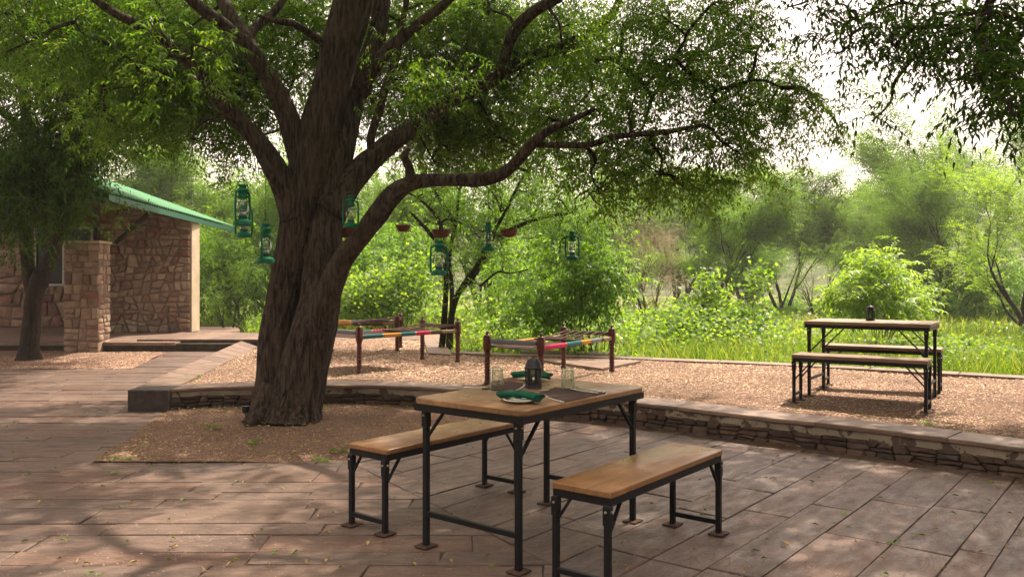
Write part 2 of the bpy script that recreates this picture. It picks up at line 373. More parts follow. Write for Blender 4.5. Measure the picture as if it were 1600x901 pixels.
def sheet(name, x0, x1, y0, y1, nx, ny, f, mat, **k):
    xs = np.linspace(x0, x1, nx); ys = np.linspace(y0, y1, ny)
    v = [(x, y, f(x, y)) for y in ys for x in xs]
    q = [(j*nx+i, j*nx+i+1, (j+1)*nx+i+1, (j+1)*nx+i) for j in range(ny-1) for i in range(nx-1)]
    return link(name, mesh_np(name, v, q, smooth=True), mat, **k)
def ring_ground():
    R = [0, 20, 60, 150, 400, 1000, 2500]; n = 48; v = [(0, 0, GZ)]; f = []
    for r in R[1:]: v += [(r*math.cos(2*PI*k/n), r*math.sin(2*PI*k/n), GZ) for k in range(n)]
    f = [(0, 1+k, 1+(k+1) % n) for k in range(n)]; mb = MB(); mb.add(v, f+[(1+i*n+k, 1+(i+1)*n+k, 1+(i+1)*n+(k+1) % n, 1+i*n+(k+1) % n) for i in range(len(R)-2) for k in range(n)])
    return mb.build('ground', M['ground'], kind='structure')
ring_ground()
m = Mat('hill_scrub', .95, .1); vv = m.mapped(rand=False)
m.color(m.ramp(m.noise(vv, .35, 8, .7), [(.35, (.07, .10, .04)), (.55, (.14, .155, .075)), (.75, (.25, .21, .14))])); m.bump(m.noise(vv, .6, 6, .7), 1., 1.5); M['hill'] = m.m
sheet('hills', -300, 300, 72, 255, 160, 60, lambda x, y: GZ-.3+hillf(x, y), M['hill'], kind='structure')

TH = .205                                            # level of the raised gravel terrace
Kc = G(545, 720)                                      # corner of the tree bed
u = Vector((.624, .781, 0)); nn = Vector((.781, -.624, 0))
# retaining wall front line, left to right
wall_px = [(263, 640), (330, 635.5), (400, 633.5), (470, 632.5), (540, 632.5), (600, 633), (660, 636), (720, 641), (790, 646), (870, 653), (950, 660), (1040, 670), (1120, 681), (1200, 692), (1300, 704.5), (1400, 718.5), (1500, 733), (1600, 748)]
wl = [G(a, b)for a, b in wall_px]
d = (wl[-1]-wl[-3]).normalized(); wl += [wl[-1]+d*.9, wl[-1]+d*1.8, wl[-1]+d*3.2]
def resample(pts, step):
    P = [Vector(p) for p in pts]
    # Catmull-Rom through the points
    out = []
    for i in range(len(P)-1):
        a, b, c, e = P[max(i-1, 0)], P[i], P[i+1], P[min(i+2, len(P)-1)]
        n = max(2, int((c-b).length/step*3))
        for k in range(n):
            t = k/n; out.append(.5*((2*b)+(c-a)*t+(2*a-5*b+4*c-e)*t*t+(3*b-a-3*c+e)*t**3))
    out.append(P[-1]); res = [out[0]]; acc = 0
    for i in range(1, len(out)):
        sgl = (out[i]-out[i-1]).length; acc += sgl
        if acc >= step: res.append(out[i]); acc = 0
    if (res[-1]-out[-1]).length > 1e-3: res.append(out[-1])
    return res
wl = resample(wl, .12)
cum = [0.]
for i in range(1, len(wl)): cum.append(cum[-1]+(wl[i]-wl[i-1]).length)
WLEN = cum[-1]
def wall_at(s, off, z):                               # point at arc length s, off metres out of the wall face (towards the viewer)
    s = min(max(s, 0), WLEN); import bisect
    i = min(max(bisect.bisect_right(cum, s)-1, 0), len(wl)-2); t = (s-cum[i])/(cum[i+1]-cum[i])
    p = wl[i].lerp(wl[i+1], t); tg = (wl[min(i+2, len(wl)-1)]-wl[max(i-1, 0)]).normalized(); nr = Vector((tg.y, -tg.x, 0))
    q = p+nr*off; return (q.x, q.y, z)

# slab layout ---------------------------------------------------------
band_l = [G(200, 611, TH), G(377, 533, TH)]; band_r = [G(263, 611, TH), G(403, 542, TH)]
bed_l0, bed_l1 = G(150, 722), G(263, 641)
PZ = 15.75                                            # front of the house plinth
def joint_region(name, poly, z0, z1, mat, **k):
    return MB().poly_prism([(p[0], p[1]) for p in poly], z0, z1).build(name, mat, **k)
bline = (Kc.xy, Kc.xy+Vector((.53, -.85))*6)
xb = lambda y: Kc.x+(Kc.y-y)*.53/.85
regA = [(-15, 2.1), (xb(2.1), 2.1), (Kc.x, Kc.y), (-15, Kc.y)]
bl = lambda y: bed_l0.x+(bed_l1.x-bed_l0.x)*(y-bed_l0.y)/(bed_l1.y-bed_l0.y)
regB = [(-15, Kc.y), (bl(Kc.y), Kc.y), (bed_l1.x, bed_l1.y), (band_l[0].x-.02, 9.35), (-15, 9.35)]
regB = [(-15, Kc.y), (bl(Kc.y), Kc.y), (bed_l1.x, bed_l1.y), (bed_l1.x-.3, bed_l1.y+.2), (-4.3, 9.35), (-15, 9.35)]
lb = lambda y: band_l[0].x+(band_l[1].x-band_l[0].x)*(y-band_l[0].y)/(band_l[1].y-band_l[0].y)
regC = [(-15, 9.35), (lb(9.35)+.1, 9.35), (lb(12.6)+.1, 12.6), (-15, 12.6)]
regD = [(G(218, 573).x, 12.6), (lb(12.6)+.1, 12.6), (lb(PZ)+.1, PZ), (G(262, 549).x, PZ)]
wdir = Vector((3.68-.33, 5.95-8.3)); 
wa = G(860, 648); wb_ = Vector(wall_at(WLEN, 0, 0))
regE = [(xb(2.1), 2.1), (wb_.x+.3, 2.1), (wb_.x+.3, wb_.y+.1), (wa.x+.05, wa.y+.12), (Kc.x, Kc.y)]
regE = [(p[0], p[1]) for p in regE]
slabs = []
def rows(reg, ang, wmin, wmax, lmin, lmax, seed):
    R = random.Random(seed); ca, sa = math.cos(ang), math.sin(ang)
    to = lambda a, b: (a*ca-b*sa, a*sa+b*ca)
    A = [x*ca+y*sa for x, y in reg]; B = [-x*sa+y*ca for x, y in reg]
    b = min(B)
    while b < max(B):
        wd = R.uniform(wmin, wmax)
        if R.random() < .2: wd *= .6
        a = min(A)-R.uniform(0, lmax)
        while a < max(A):
            ln = R.uniform(lmin, lmax); sk = R.uniform(-.012, .012)
            quad = [to(a+sk, b), to(a+ln+sk, b), to(a+ln-sk, b+wd), to(a-sk, b+wd)]
            pl = clip_conv(quad, reg)
            if len(pl) >= 3 and area(pl) > .0008:
                pl = dedupe(inset(dedupe(pl), R.choice((.0025, .003, .005)))) if area(pl) > .0008 else []
                if len(pl) >= 3 and area(pl) > .0004: slabs.append((pl, ang, R.random()))
            a += ln
        b += wd
rows(regA, 0.0, .17, .31, .45, 1.4, 3); rows(regB, 0.0, .20, .34, .6, 1.5, 4); rows(regC, .0, .24, .36, .5, 1.3, 5)
rows(regD, .0, .26, .42, 1.2, 2.2, 6); rows(regE, math.atan2(.781, .624), .18, .36, .5, 1.45, 8)
patio = MB()
for rg in (regA, regB, regC, regD, regE): patio.poly_prism(rg, -.12, -.007)
patio = patio.build('patio', M['joint'], kind='structure')
def cpix(p):
    if p[1] < .3: return None
    return 800+F*p[0]/p[1], HY+F*CAMH/p[1]
def vis(pl):
    for p in pl+[(sum(q[0] for q in pl)/len(pl), sum(q[1] for q in pl)/len(pl))]:
        c = cpix(p)
        if c and -5 < c[0] < 1605 and c[1] < 915: return True
    return False
def slab_mesh(pl, ang, h, tx, ty, rough=True):
    cx = sum(p[0] for p in pl)/len(pl); cy = sum(p[1] for p in pl)/len(pl); ca, sa = math.cos(-ang), math.sin(-ang)
    loc = [((x-cx)*ca-(y-cy)*sa, (x-cx)*sa+(y-cy)*ca) for x, y in pl]
    mb = MB().poly_prism(loc, -.05, 0, .004)
    mb.v = [(x, y, z if z < -.04 else z+tx*x+ty*y) for x, y, z in mb.v]
    return mb, cx, cy
vs_ = [s for s in slabs if vis(s[0])]; rest = [s for s in slabs if not vis(s[0])]
vs_.sort(key=lambda s: min(math.hypot(*p) for p in s[0])-2*math.sqrt(area(s[0])))
Rs = random.Random(5)
for s in vs_[:300]:
    mb, cx, cy = slab_mesh(s[0], s[1], 0, Rs.uniform(-.005, .005), Rs.uniform(-.008, .008))
    o = mb.build('paving_slab', M['paving'], patio); o.location = (cx, cy, Rs.uniform(-.003, .003)); o.rotation_euler.z = s[1]
far = MB()
for s in vs_[300:]+rest:
    mb, cx, cy = slab_mesh(s[0], 0, 0, 0, 0); far.add([(x+cx, y+cy, z) for x, y, z in mb.v], mb.f)
far.build('paving_slab', M['paving'], patio, kind='stuff')
print('slabs', len(slabs), len(vs_))

# gravel beds ---------------------------------------------------------
def bumps(x, y, a=.012): return a*(math.sin(x*2.1+y*1.3)+math.sin(x*.9-y*2.7+2)+.6*math.sin(x*5.3+y*4.1))
def poly_bed(name, poly, z, mat, a=.010, step=.25, **k):   # gridded sheet clipped to a polygon (any shape)
    mb = MB(); xs = [p[0] for p in poly]; ys = [p[1] for p in poly]
    nx = int((max(xs)-min(xs))/step)+1; ny = int((max(ys)-min(ys))/step)+1; key = {}
    def vid(p):
        kk = (round(p[0], 4), round(p[1], 4))
        if kk not in key: key[kk] = len(mb.v); mb.v.append((p[0], p[1], z+bumps(*p, a)))
        return key[kk]
    def clip_general(cell):                            # Sutherland-Hodgman of the polygon by the (convex) cell
        return dedupe(clip_conv(list(poly), cell), 1e-4)
    for j in range(ny):
        for i in range(nx):
            x0, y0 = min(xs)+i*step, min(ys)+j*step
            cp = clip_general([(x0, y0), (x0+step, y0), (x0+step, y0+step), (x0, y0+step)])
            if len(cp) >= 3 and abs(area(cp)) > 1e-5:
                f = [vid(p) for p in cp]
                if len(set(f)) == len(f): mb.f.append(tuple(f))
    return mb.build(name, mat, **k)
wpts = [wall_at(s, -.1, 0)[:2] for s in np.linspace(0, WLEN, 40)]
bed_poly = [(bed_l0.x-.02, bed_l0.y-.02), (Kc.x+.01, Kc.y-.02), (wa.x, wa.y)]+[p for p in reversed(wpts) if p[0] < wa.x-.05]+[(bed_l1.x, bed_l1.y)]
poly_bed('gravel_bed', bed_poly, .002, gravel('reddish_gravel', 1.0), .006, kind='structure')
leftbed = [(-15, 12.6), (G(218, 573).x, 12.6), (G(262, 549).x, PZ), (-15, PZ)]
poly_bed('shaded_gravel_bed', leftbed, .002, M['gravel'], .006, kind='structure')
curb = [G(705, 552, TH), G(760, 555.5, TH), G(860, 557.5, TH), G(980, 561.5, TH), G(1120, 567, TH), G(1240, 572.5, TH), G(1400, 580.5, TH), G(1600, 592.5, TH)]
e = (curb[-1]-curb[-2]).normalized(); curb.append(curb[-1]+e*1.2); curb.append(curb[-1]+e*2.5)
path_f = G(640, 528, TH).y
tw = [wall_at(s, -.2, 0)[:2] for s in np.linspace(0, WLEN, 40)]
terr = tw+[(c.x, c.y) for c in reversed(curb)]+[(G(668, 530, TH).x, G(668, 530, TH).y), (G(403, 530, TH).x, G(403, 530, TH).y), (band_r[1].x, band_r[1].y), (band_r[0].x, band_r[0].y)]
poly_bed('gravel_terrace', terr, TH-.008, M['gravel'], .008, kind='structure')
solid = MB().poly_prism([(p[0], p[1]) for p in terr], GZ-.2, TH-.05); 
solid.build('terrace_fill', M['joint'], kind='structure')
# chips: small real stones over the gravel
def inpoly(x, y, poly):
    c = np.zeros(len(x), bool); n = len(poly)
    for i in range(n):
        (x0, y0), (x1, y1) = poly[i], poly[(i+1) % n]
        if y0 == y1: continue
        t = ((y0 > y) != (y1 > y)) & (x < (x1-x0)*(y-y0)/(y1-y0)+x0); c ^= t
    return c
def chips(name, poly, z, n, smin, smax, mat, parent=None, flat=.5, fade=None):
    P = np.array(poly); x = rng.uniform(max(P[:, 0].min(), -9), min(P[:, 0].max(), 8.5), n*4); y = rng.uniform(P[:, 1].min(), P[:, 1].max(), n*4)
    k = inpoly(x, y, poly) & (np.abs(x) < .66*y+.4)
    k &= rng.random(len(x)) < np.clip((9.5/np.maximum(y, .1))**2, 0, 1)
    x, y = x[k][:n], y[k][:n]; n = len(x)
    s = rng.uniform(smin, smax, n)*np.clip(y/8, 1, 1.6); an = rng.uniform(0, 6.28, n)
    base = np.array([[-1, -.45, 0], [1, -.3, 0], [.25, .75, 0], [.1, .05, flat]]); v = base[None]*(1+rng.normal(0, .25, (n, 4, 3)))*s[:, None, None]
    ca, sa = np.cos(an)[:, None], np.sin(an)[:, None]
    zb = z+.010*(np.sin(x*2.1+y*1.3)+np.sin(x*.9-y*2.7+2)+.6*np.sin(x*5.3+y*4.1))*.6
    X = v[..., 0]*ca-v[..., 1]*sa+x[:, None]; Y = v[..., 0]*sa+v[..., 1]*ca+y[:, None]; Z = v[..., 2]+zb[:, None]+rng.uniform(-.002, .005, n)[:, None]
    i = np.arange(n)[:, None]*4
    t = np.concatenate([i+[0, 1, 3], i+[1, 2, 3], i+[2, 0, 3]])
    return link(name, mesh_np(name, np.stack([X, Y, Z], -1), tris=t), mat, parent, 'stuff')
o = chips('gravel_chips', terr, TH-.006, 62000, .005, .013, M['chips']); tag(o, 'loose pinkish gravel and wood chips covering the raised terrace', 'gravel')
o = chips('gravel_chips', bed_poly, .004, 30000, .0035, .008, M['redchips']); tag(o, 'loose reddish gravel in the bed around the big tree', 'gravel')
o = chips('gravel_chips', leftbed, .004, 12000, .005, .011, M['redchips']); tag(o, 'loose gravel under the small forked tree by the stone pillar', 'gravel')

# retaining wall ------------------------------------------------------
rw = thing('retaining_wall', 'low curved rubble stone retaining wall with sandstone coping and peeling plaster lip', 'wall')
core = MB(); sN = 90
for i in range(sN):
    s0, s1 = WLEN*i/sN, WLEN*(i+1)/sN
    a, b, c_, d_ = wall_at(s0, -.012, -.03), wall_at(s1, -.012, -.03), wall_at(s1, -.012, .128), wall_at(s0, -.012, .128)
    e_, f_ = wall_at(s0, -.3, .128), wall_at(s1, -.3, .128)
    core.add([a, b, c_, d_, e_, f_], [(0, 1, 2, 3), (3, 2, 5, 4)])
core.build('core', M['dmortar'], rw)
def bsp(poly, amin, R, out, slant=.18):
    if abs(area(poly)) < amin*R.uniform(.7, 1.6) or len(poly) < 3: out.append(poly); return
    xs = [p[0] for p in poly]; ys = [p[1] for p in poly]; wx, wy = max(xs)-min(xs), max(ys)-min(ys)
    cx = min(xs)+wx*R.uniform(.36, .64); cy = min(ys)+wy*R.uniform(.36, .64)
    if wx > wy*1.45: a, b = 1, R.uniform(-slant, slant)*1.5
    else: a, b = R.uniform(-slant, slant)*.6, 1
    c = -(a*cx+b*cy); p1, p2 = clip_poly(poly, a, b, c), clip_poly(poly, -a, -b, -c)
    if len(p1) < 3 or len(p2) < 3: out.append(poly); return
    bsp(p1, amin, R, out, slant); bsp(p2, amin, R, out, slant)
def cutcorners(pl, R, k=.16):
    out = []; n = len(pl)
    for i in range(n):
        p, q, r = pl[i-1], pl[i], pl[(i+1) % n]; t = R.uniform(.05, k)
        out.append((q[0]+(p[0]-q[0])*t, q[1]+(p[1]-q[1])*t)); t = R.uniform(.05, k)
        out.append((q[0]+(r[0]-q[0])*t, q[1]+(r[1]-q[1])*t))
    return out
def stone_piece(pl, mapf, depth, R, name, mat, parent, joint=.006):
    """pl in wall coordinates (s,z); mapf(s, out, z) -> 3D."""
    pl = inset(dedupe(pl), joint)
    if len(pl) < 3 or area(pl) < .0006: return None
    pl = dedupe(cutcorners(pl, R), .002); n = len(pl)
    if n < 3: return None
    cx = sum(p[0] for p in pl)/n; cy = sum(p[1] for p in pl)/n; pr = R.uniform(.35, 1)*depth
    ring = lambda k, off, j=0.: [mapf(cx+(p[0]-cx)*k, off+R.uniform(-j, j), cy+(p[1]-cy)*k) for p in pl]
    vs = ring(1, -.02)+ring(.985, pr*.45, pr*.15)+ring(.82, pr, pr*.2)+[mapf(cx, pr*1.1, cy)]
    fs = [(r*n+k, r*n+(k+1) % n, (r+1)*n+(k+1) % n, (r+1)*n+k) for r in range(2) for k in range(n)]+[(2*n+k, 2*n+(k+1) % n, 3*n) for k in range(n)]
    o_ = Vector(mapf(cx, 0, cy)); mb = MB(); mb.add([tuple(Vector(v)-o_) for v in vs], fs)
    o = mb.build(name, mat, parent, auto=40); o.location = o_; return o
R2 = random.Random(21); strip = []; s = 0.
while s < WLEN:
    L = R2.uniform(.5, .8); out = []
    q = .42; e1 = min(s+L, WLEN)*q; bsp([(s*q, -.01), (e1, -.01), (e1, .128), (s*q, .128)], .0042, R2, out, .22); strip += [[(a/q, b) for a, b in pl] for pl in out]; s += L
cnt = 0
for pl in strip:
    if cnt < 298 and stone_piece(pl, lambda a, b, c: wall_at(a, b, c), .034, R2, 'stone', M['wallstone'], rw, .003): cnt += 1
print('wall stones', cnt)
lip = MB(); 
for i in range(sN*2):
    s0, s1 = WLEN*i/sN/2, WLEN*(i+1)/sN/2; wob = lambda s: .118+.012*math.sin(s*7)*math.sin(s*3.1+1)+.006*math.sin(s*23)
    a = [wall_at(s0, .012, wob(s0)), wall_at(s1, .012, wob(s1)), wall_at(s1, .012, .182), wall_at(s0, .012, .182), wall_at(s0, -.02, wob(s0)), wall_at(s1, -.02, wob(s1))]
    lip.add(a, [(0, 1, 2, 3), (4, 5, 1, 0)])
lip.build('plaster_lip', M['plaster'], rw)
s = 0.; Rc = random.Random(31); cj = []
joints = [0]
def s_of(px, py):
    g = G(px, py, .2); return min(range(len(wl)), key=lambda i: (wl[i]-Vector((g.x, g.y, 0))).length)
j1, j2 = cum[s_of(1255, 675)], cum[s_of(1468, 700)]
joints = sorted([j1, j2, j1-1.25, j1-2.2, j1-3.3, j1-4.3, j1-5.2, j1-6.2, j1-7.2, j2+1.2, j2+2.3, 0, WLEN]); joints = [j for j in joints if 0 <= j <= WLEN]
for a, b in zip(joints, joints[1:]):
    if b-a < .1: continue
    mb = MB(); n = max(3, int((b-a)/.1)); a2, b2 = a+.003, b-.003; v = []
    hz = Rc.uniform(-.003, .003)
    for i in range(n+1):
        s_ = a2+(b2-a2)*i/n; w_ = .006*math.sin(s_*11)+.003*math.sin(s_*37)
        v += [wall_at(s_, .028+w_, .184), wall_at(s_, .034+w_, .19), wall_at(s_, .034+w_, .212+hz), wall_at(s_, .026+w_, .220+hz), wall_at(s_, -.33, .222+hz), wall_at(s_, -.34, .15)]
    f = [(i*6+k, (i+1)*6+k, (i+1)*6+k+1, i*6+k+1) for i in range(n) for k in range(5)]+[(i*6+5, (i+1)*6+5, (i+1)*6, i*6) for i in range(n)]+[tuple(range(5, -1, -1)), tuple(n*6+k for k in range(6))]
    c0 = Vector(wall_at((a+b)/2, 0, .2)); mb.add([tuple(Vector(q)-c0) for q in v], f); o = mb.build('coping_slab', M['coping'], rw); o.location = c0
# dark end block of the raised walkway, and the walkway band itself
blk = MB(); p0, p1 = band_l[0], band_r[0]; yb = p0.y
blk.box(((p0.x+p1.x)/2, yb+.185, TH/2-.03), (p1.x-p0.x, .4, TH+.09), bev=.008)
wk = thing('raised_walkway', 'raised sandstone walkway edging the terrace, with dark block end', 'walkway')
o = blk.build('end_block', M['dmortar'], wk)
m = Mat('dark_stone_block', .7, .3); m.color(m.ramp(m.noise(m.mapped(), 14, 6), [(.3, (.035, .027, .025)), (.7, (.07, .054, .05))])); m.bump(m.noise(m.mapped(), 30, 5), .4, .01); o.data.materials[0] = m.m
nb = 12
for i in range(nb):
    t0, t1 = i/nb, (i+1)/nb
    a, b, c_, d_ = [Vector(x) for x in (band_l[0].lerp(band_l[1], t0), band_r[0].lerp(band_r[1], t0), band_r[0].lerp(band_r[1], t1), band_l[0].lerp(band_l[1], t1))]
    cc = (a+b+c_+d_)/4; pl = inset([(p.x-cc.x, p.y-cc.y) for p in (a, b, c_, d_)], .004)
    o = MB().poly_prism(pl, -.04, .010, .004).build('paving_slab', M['coping'], wk); o.location = (cc.x, cc.y, TH)
kb = MB(); kb.poly_prism([(p.x, p.y) for p in (band_l[0], band_r[0], band_r[1], band_l[1])], -.05, TH-.035); kb.build('base', M['dmortar'], wk)

# far curb of the terrace, back path, sunken step ----------------------
tc = thing('terrace_curb', 'thin sandstone edging along the far side of the gravel terrace', 'curb')
cr = resample(curb, .9)
for a, b in zip(cr, cr[1:]):
    d_ = (b-a).normalized(); nr = Vector((-d_.y, d_.x, 0)); a2, b2 = a+d_*.003, b-d_*.003; w0 = .30
    cc = (a+b)/2; pl = [(p.x-cc.x, p.y-cc.y) for p in (a2-nr*.02, b2-nr*.02, b2+nr*w0, a2+nr*w0)]
    if area(pl) < 0: pl.reverse()
    o = MB().poly_prism(pl, -.05, .018, .004).build('edging_slab', M['coping'], tc); o.location = (cc.x, cc.y, TH+RND.uniform(-.002, .002))
bp = MB()
L0, L1 = G(403, 530, TH), G(668, 530, TH)
pathpoly = [(-7.2, L0.y-.02), (L1.x, L1.y-.02), (L1.x+.1, G(690, 521, TH).y), (-7.2, G(690, 519, TH).y)]
wp = MB().poly_prism(pathpoly, GZ-.1, TH-.03).build('garden_path', M['joint'], kind='structure')
Rp = random.Random(9)
x = pathpoly[0][0]
while x < L1.x:
    wx = Rp.uniform(.5, .9); pl = clip_conv([(x, L0.y-.02), (x+wx, L0.y-.02), (x+wx, pathpoly[3][1]), (x, pathpoly[3][1])], pathpoly)
    pl = inset(dedupe(pl), .004)
    if len(pl) >= 3 and area(pl) > .01:
        c0 = (sum(p[0] for p in pl)/len(pl), sum(p[1] for p in pl)/len(pl))
        o = MB().poly_prism([(p[0]-c0[0], p[1]-c0[1]) for p in pl], -.04, .004, .004).build('paving_slab', M['coping'], wp); o.location = (*c0, TH)
    x += wx
rp = [G(660, 524, TH), G(668, 553, TH), G(707, 556, TH), G(688, 524, TH)]
rp2 = [(p.x, p.y) for p in rp]
if area(rp2) < 0: rp2.reverse()
ss = thing('stepping_slab', 'pale tapered sandstone slab leading from the terrace into the greenery', 'slab')
for i in range(4):
    t0, t1 = i/4, (i+1)/4; q = [rp[0].lerp(rp[1], t0), rp[0].lerp(rp[1], t1), rp[3].lerp(rp[2], t1), rp[3].lerp(rp[2], t0)]
    pl = [(p.x, p.y) for p in q]
    if area(pl) < 0: pl.reverse()
    pl = inset(pl, .004); MB().poly_prism(pl, 0, TH+.022, .004).build('paving_slab', M['coping'], ss)
st = thing('sunken_step', 'shallow sandstone step and landing cut into the far terrace edge behind the right-hand rope bed', 'step')
def quadpr(pxs, z0, z1, name):
    pl = [(G(a, b, z1).x, G(a, b, z1).y) for a, b in pxs]
    if area(pl) < 0: pl.reverse()
    MB().poly_prism(pl, z0, z1, .004).build(name, M['coping'], st)
quadpr([(838, 561), (940, 575), (1002, 563), (940, 560)], TH-.08, TH+.026, 'landing_slab')
quadpr([(812, 549.5), (940, 553.5), (960, 549.5), (818, 546)], TH-.25, TH+.03, 'upper_slab')
quadpr([(812, 551), (850, 559), (905, 560.5), (940, 555)], TH-.3, TH-.07, 'tread')

# ---------------------------------------------------------------- foliage tools
def nrmz(a): return a/np.maximum(np.linalg.norm(a, axis=-1, keepdims=True), 1e-9)
def fronds(base, dirs, L, K, ll, lw, droop=.35, side=.8, curl=.3, jit=.15):
    """compound leaves: K leaflets in pairs along a drooping stalk; one quad per leaflet"""
    n = len(base); dirs = nrmz(dirs); up = nrmz(rng.normal(0, .35, (n, 3))+[0, 0, 1]); s = nrmz(np.cross(dirs, up))
    t = (np.arange(K)//2*2+1.2)/(K+.5); sg = np.where(np.arange(K) % 2 == 0, 1., -1.); sg[-1] = 0
    Ls = L*rng.uniform(.7, 1.2, n); p = base[:, None]+dirs[:, None]*(t[None, :, None]*Ls[:, None, None])
    p[..., 2] -= droop*(t[None]**2)*Ls[:, None]
    fd = dirs[:, None]+np.array([0, 0, -1.])*(2*droop*t)[None, :, None]
    ld = s[:, None]*(sg*side)[None, :, None]+fd*.55+np.array([0, 0, -1.])*.14+rng.normal(0, jit, (n, K, 3)); ld = nrmz(ld)
    wv = nrmz(np.cross(ld, s[:, None]*.3+np.array([0, 0, 1.])+rng.normal(0, .3, (n, K, 3))))
    sc = (1-.35*np.abs(t-.45)*1.6)[None, :, None]*rng.uniform(.75, 1.2, (n, K, 1)); l = ll*sc; w_ = lw*sc
    a = p; b = p+ld*l*.42+wv*w_*.5; c = p+ld*l; c[..., 2] -= (l*curl)[..., 0]; d_ = p+ld*l*.42-wv*w_*.5
    return np.stack([a, b, c, d_], 2).reshape(-1, 3)
def quads_of(v): return np.arange(len(v)).reshape(-1, 4)
def leaves(p, dirs, l, w_, curl=.2):
    n = len(p); dirs = nrmz(dirs); s = nrmz(np.cross(dirs, rng.normal(0, .5, (n, 3))+[0, 0, 1])); sc = rng.uniform(.6, 1.25, (n, 1))
    a = p; b = p+dirs*l*.45*sc+s*w_*.5*sc; c = p+dirs*l*sc-np.array([0, 0, curl*l])*sc; d_ = p+dirs*l*.45*sc-s*w_*.5*sc
    return np.stack([a, b, c, d_], 1).reshape(-1, 3)
def clusters(cent, nf, spread, L, K, ll, lw, droop=.35, outw=None, down=-.15, **kw):
    """nf fronds around each twig end"""
    n = len(cent); c = np.repeat(cent, nf, 0); dr = nrmz(rng.normal(0, 1, (n*nf, 3))*[1, 1, .7]+[0, 0, down])
    if outw is not None: dr = nrmz(dr+np.repeat(outw, nf, 0))
    b = c+rng.normal(0, spread, (n*nf, 3)); return fronds(b, dr, L, K, ll, lw, droop, **kw)
def foliage(name, vs, mat, parent):
    v = np.concatenate(vs); return link(name, mesh_np(name, v, quads_of(v)), mat, parent, 'stuff')
def ellips(n, c, r, shell=.0):
    d_ = nrmz(rng.normal(0, 1, (n, 3))); rad = (rng.random(n)*(1-shell)+shell)**(1/3.)
    return np.array(c)+d_*rad[:, None]*np.array(r)
def smooth_path(pts, rad, n_per=5):
    P = [Vector(p) for p in pts]; out = []; rr = []
    for i in range(len(P)-1):
        a, b, c, e_ = P[max(i-1, 0)], P[i], P[i+1], P[min(i+2, len(P)-1)]
        for k in range(n_per):
            t = k/n_per; out.append(.5*((2*b)+(c-a)*t+(2*a-5*b+4*c-e_)*t*t+(3*b-a-3*c+e_)*t**3)); rr.append(rad[i]+(rad[i+1]-rad[i])*t)
    out.append(P[-1]); rr.append(rad[-1]); return out, rr
from mathutils import noise as mn
def limb_mesh(mb, pts, rad, n=16, n_per=6, gnarl=.06, ridges=0., flare=None):
    P, Rr = smooth_path(pts, rad, n_per); b0 = len(mb.v); mb.tube(P, Rr, n, cap=True)
    for i in range(len(P)):
        for k in range(n):
            v = Vector(mb.v[b0+i*n+k]); dv = v-P[i]; an = 2*PI*k/n
            f = 1+gnarl*2*mn.noise(v*2.2)+gnarl*mn.noise(v*7)
            if ridges: f += ridges*mn.noise(Vector((math.cos(an)*3.2+P[0].x, math.sin(an)*3.2, P[i].z*.55)))+ridges*.45*mn.noise(Vector((math.cos(an)*9, math.sin(an)*9+P[0].x, P[i].z*1.3)))+ridges*.30*(abs(mn.noise(Vector((math.cos(an)*15+7, math.sin(an)*15+P[0].x, P[i].z*2.1))))-.2)
            if flare and v.z < flare[0]: 
                q = (1-v.z/flare[0])**2.2; f += flare[1]*q*(1+.8*mn.noise(Vector((math.cos(an)*1.7, math.sin(an)*1.7, 3))))
            mb.v[b0+i*n+k] = tuple(P[i]+dv*f)
    return P
def twig(mb, a, b, r0=.012, r1=.004, sag=.12, n=4):
    a, b = Vector(a), Vector(b); L = (b-a).length; m1 = a.lerp(b, .35)+Vector((RND.uniform(-.1, .1), RND.uniform(-.1, .1), sag))*L; m2 = a.lerp(b, .7)+Vector((RND.uniform(-.08, .08), RND.uniform(-.08, .08), sag*.7))*L
    P, R_ = smooth_path([a, m1, m2, b], [r0, r0*.7, r0*.45, r1], 2); mb.tube(P, R_, min(n, 3), cap=False)

def branchify(mb, hosts, C, nn_, r0=.022, r1=.009, t0=.007, maxd=9.):
    """secondary branches from the limbs to spread nodes, then twigs from those to every leaf cluster"""
    C = np.asarray(C); idx = [int(rng.integers(len(C)))]; dm = ((C-C[idx[0]])**2).sum(1)
    for _ in range(min(nn_, len(C))-1):                # farthest-point nodes
        i = int(np.argmax(dm)); idx.append(i); dm = np.minimum(dm, ((C-C[i])**2).sum(1))
    pts = [np.asarray(hosts)]; order = sorted(idx, key=lambda i: ((hosts-C[i])**2).sum(1).min())
    for i in order:
        H_ = np.concatenate(pts); d2 = ((H_-C[i])**2).sum(1)+np.maximum(H_[:, 2]-C[i][2]-.6, 0)*.5; j = int(np.argmin(d2)); a, b = Vector(H_[j]), Vector(C[i]); L = (b-a).length
        if L < .15 or L > maxd: continue
        w1, w2 = [Vector((RND.gauss(0, .10), RND.gauss(0, .10), RND.uniform(-.02, .16)))*L for _ in (0, 1)]
        P, R_ = smooth_path([a, a.lerp(b, .33)+w1, a.lerp(b, .67)+w2, b], [r0*min(1.6, .6+L*.4), r0*.8, r1*1.3, r1], 4); mb.tube(P, R_, 5, cap=False); pts.append(np.array([tuple(p) for p in P[2:]]))
    H_ = np.concatenate(pts)
    for c in C:
        j = int(np.argmin(((H_-c)**2).sum(1))); 
        if np.linalg.norm(H_[j]-c) < 1.1: twig(mb, H_[j], c, t0, .0025, .06)

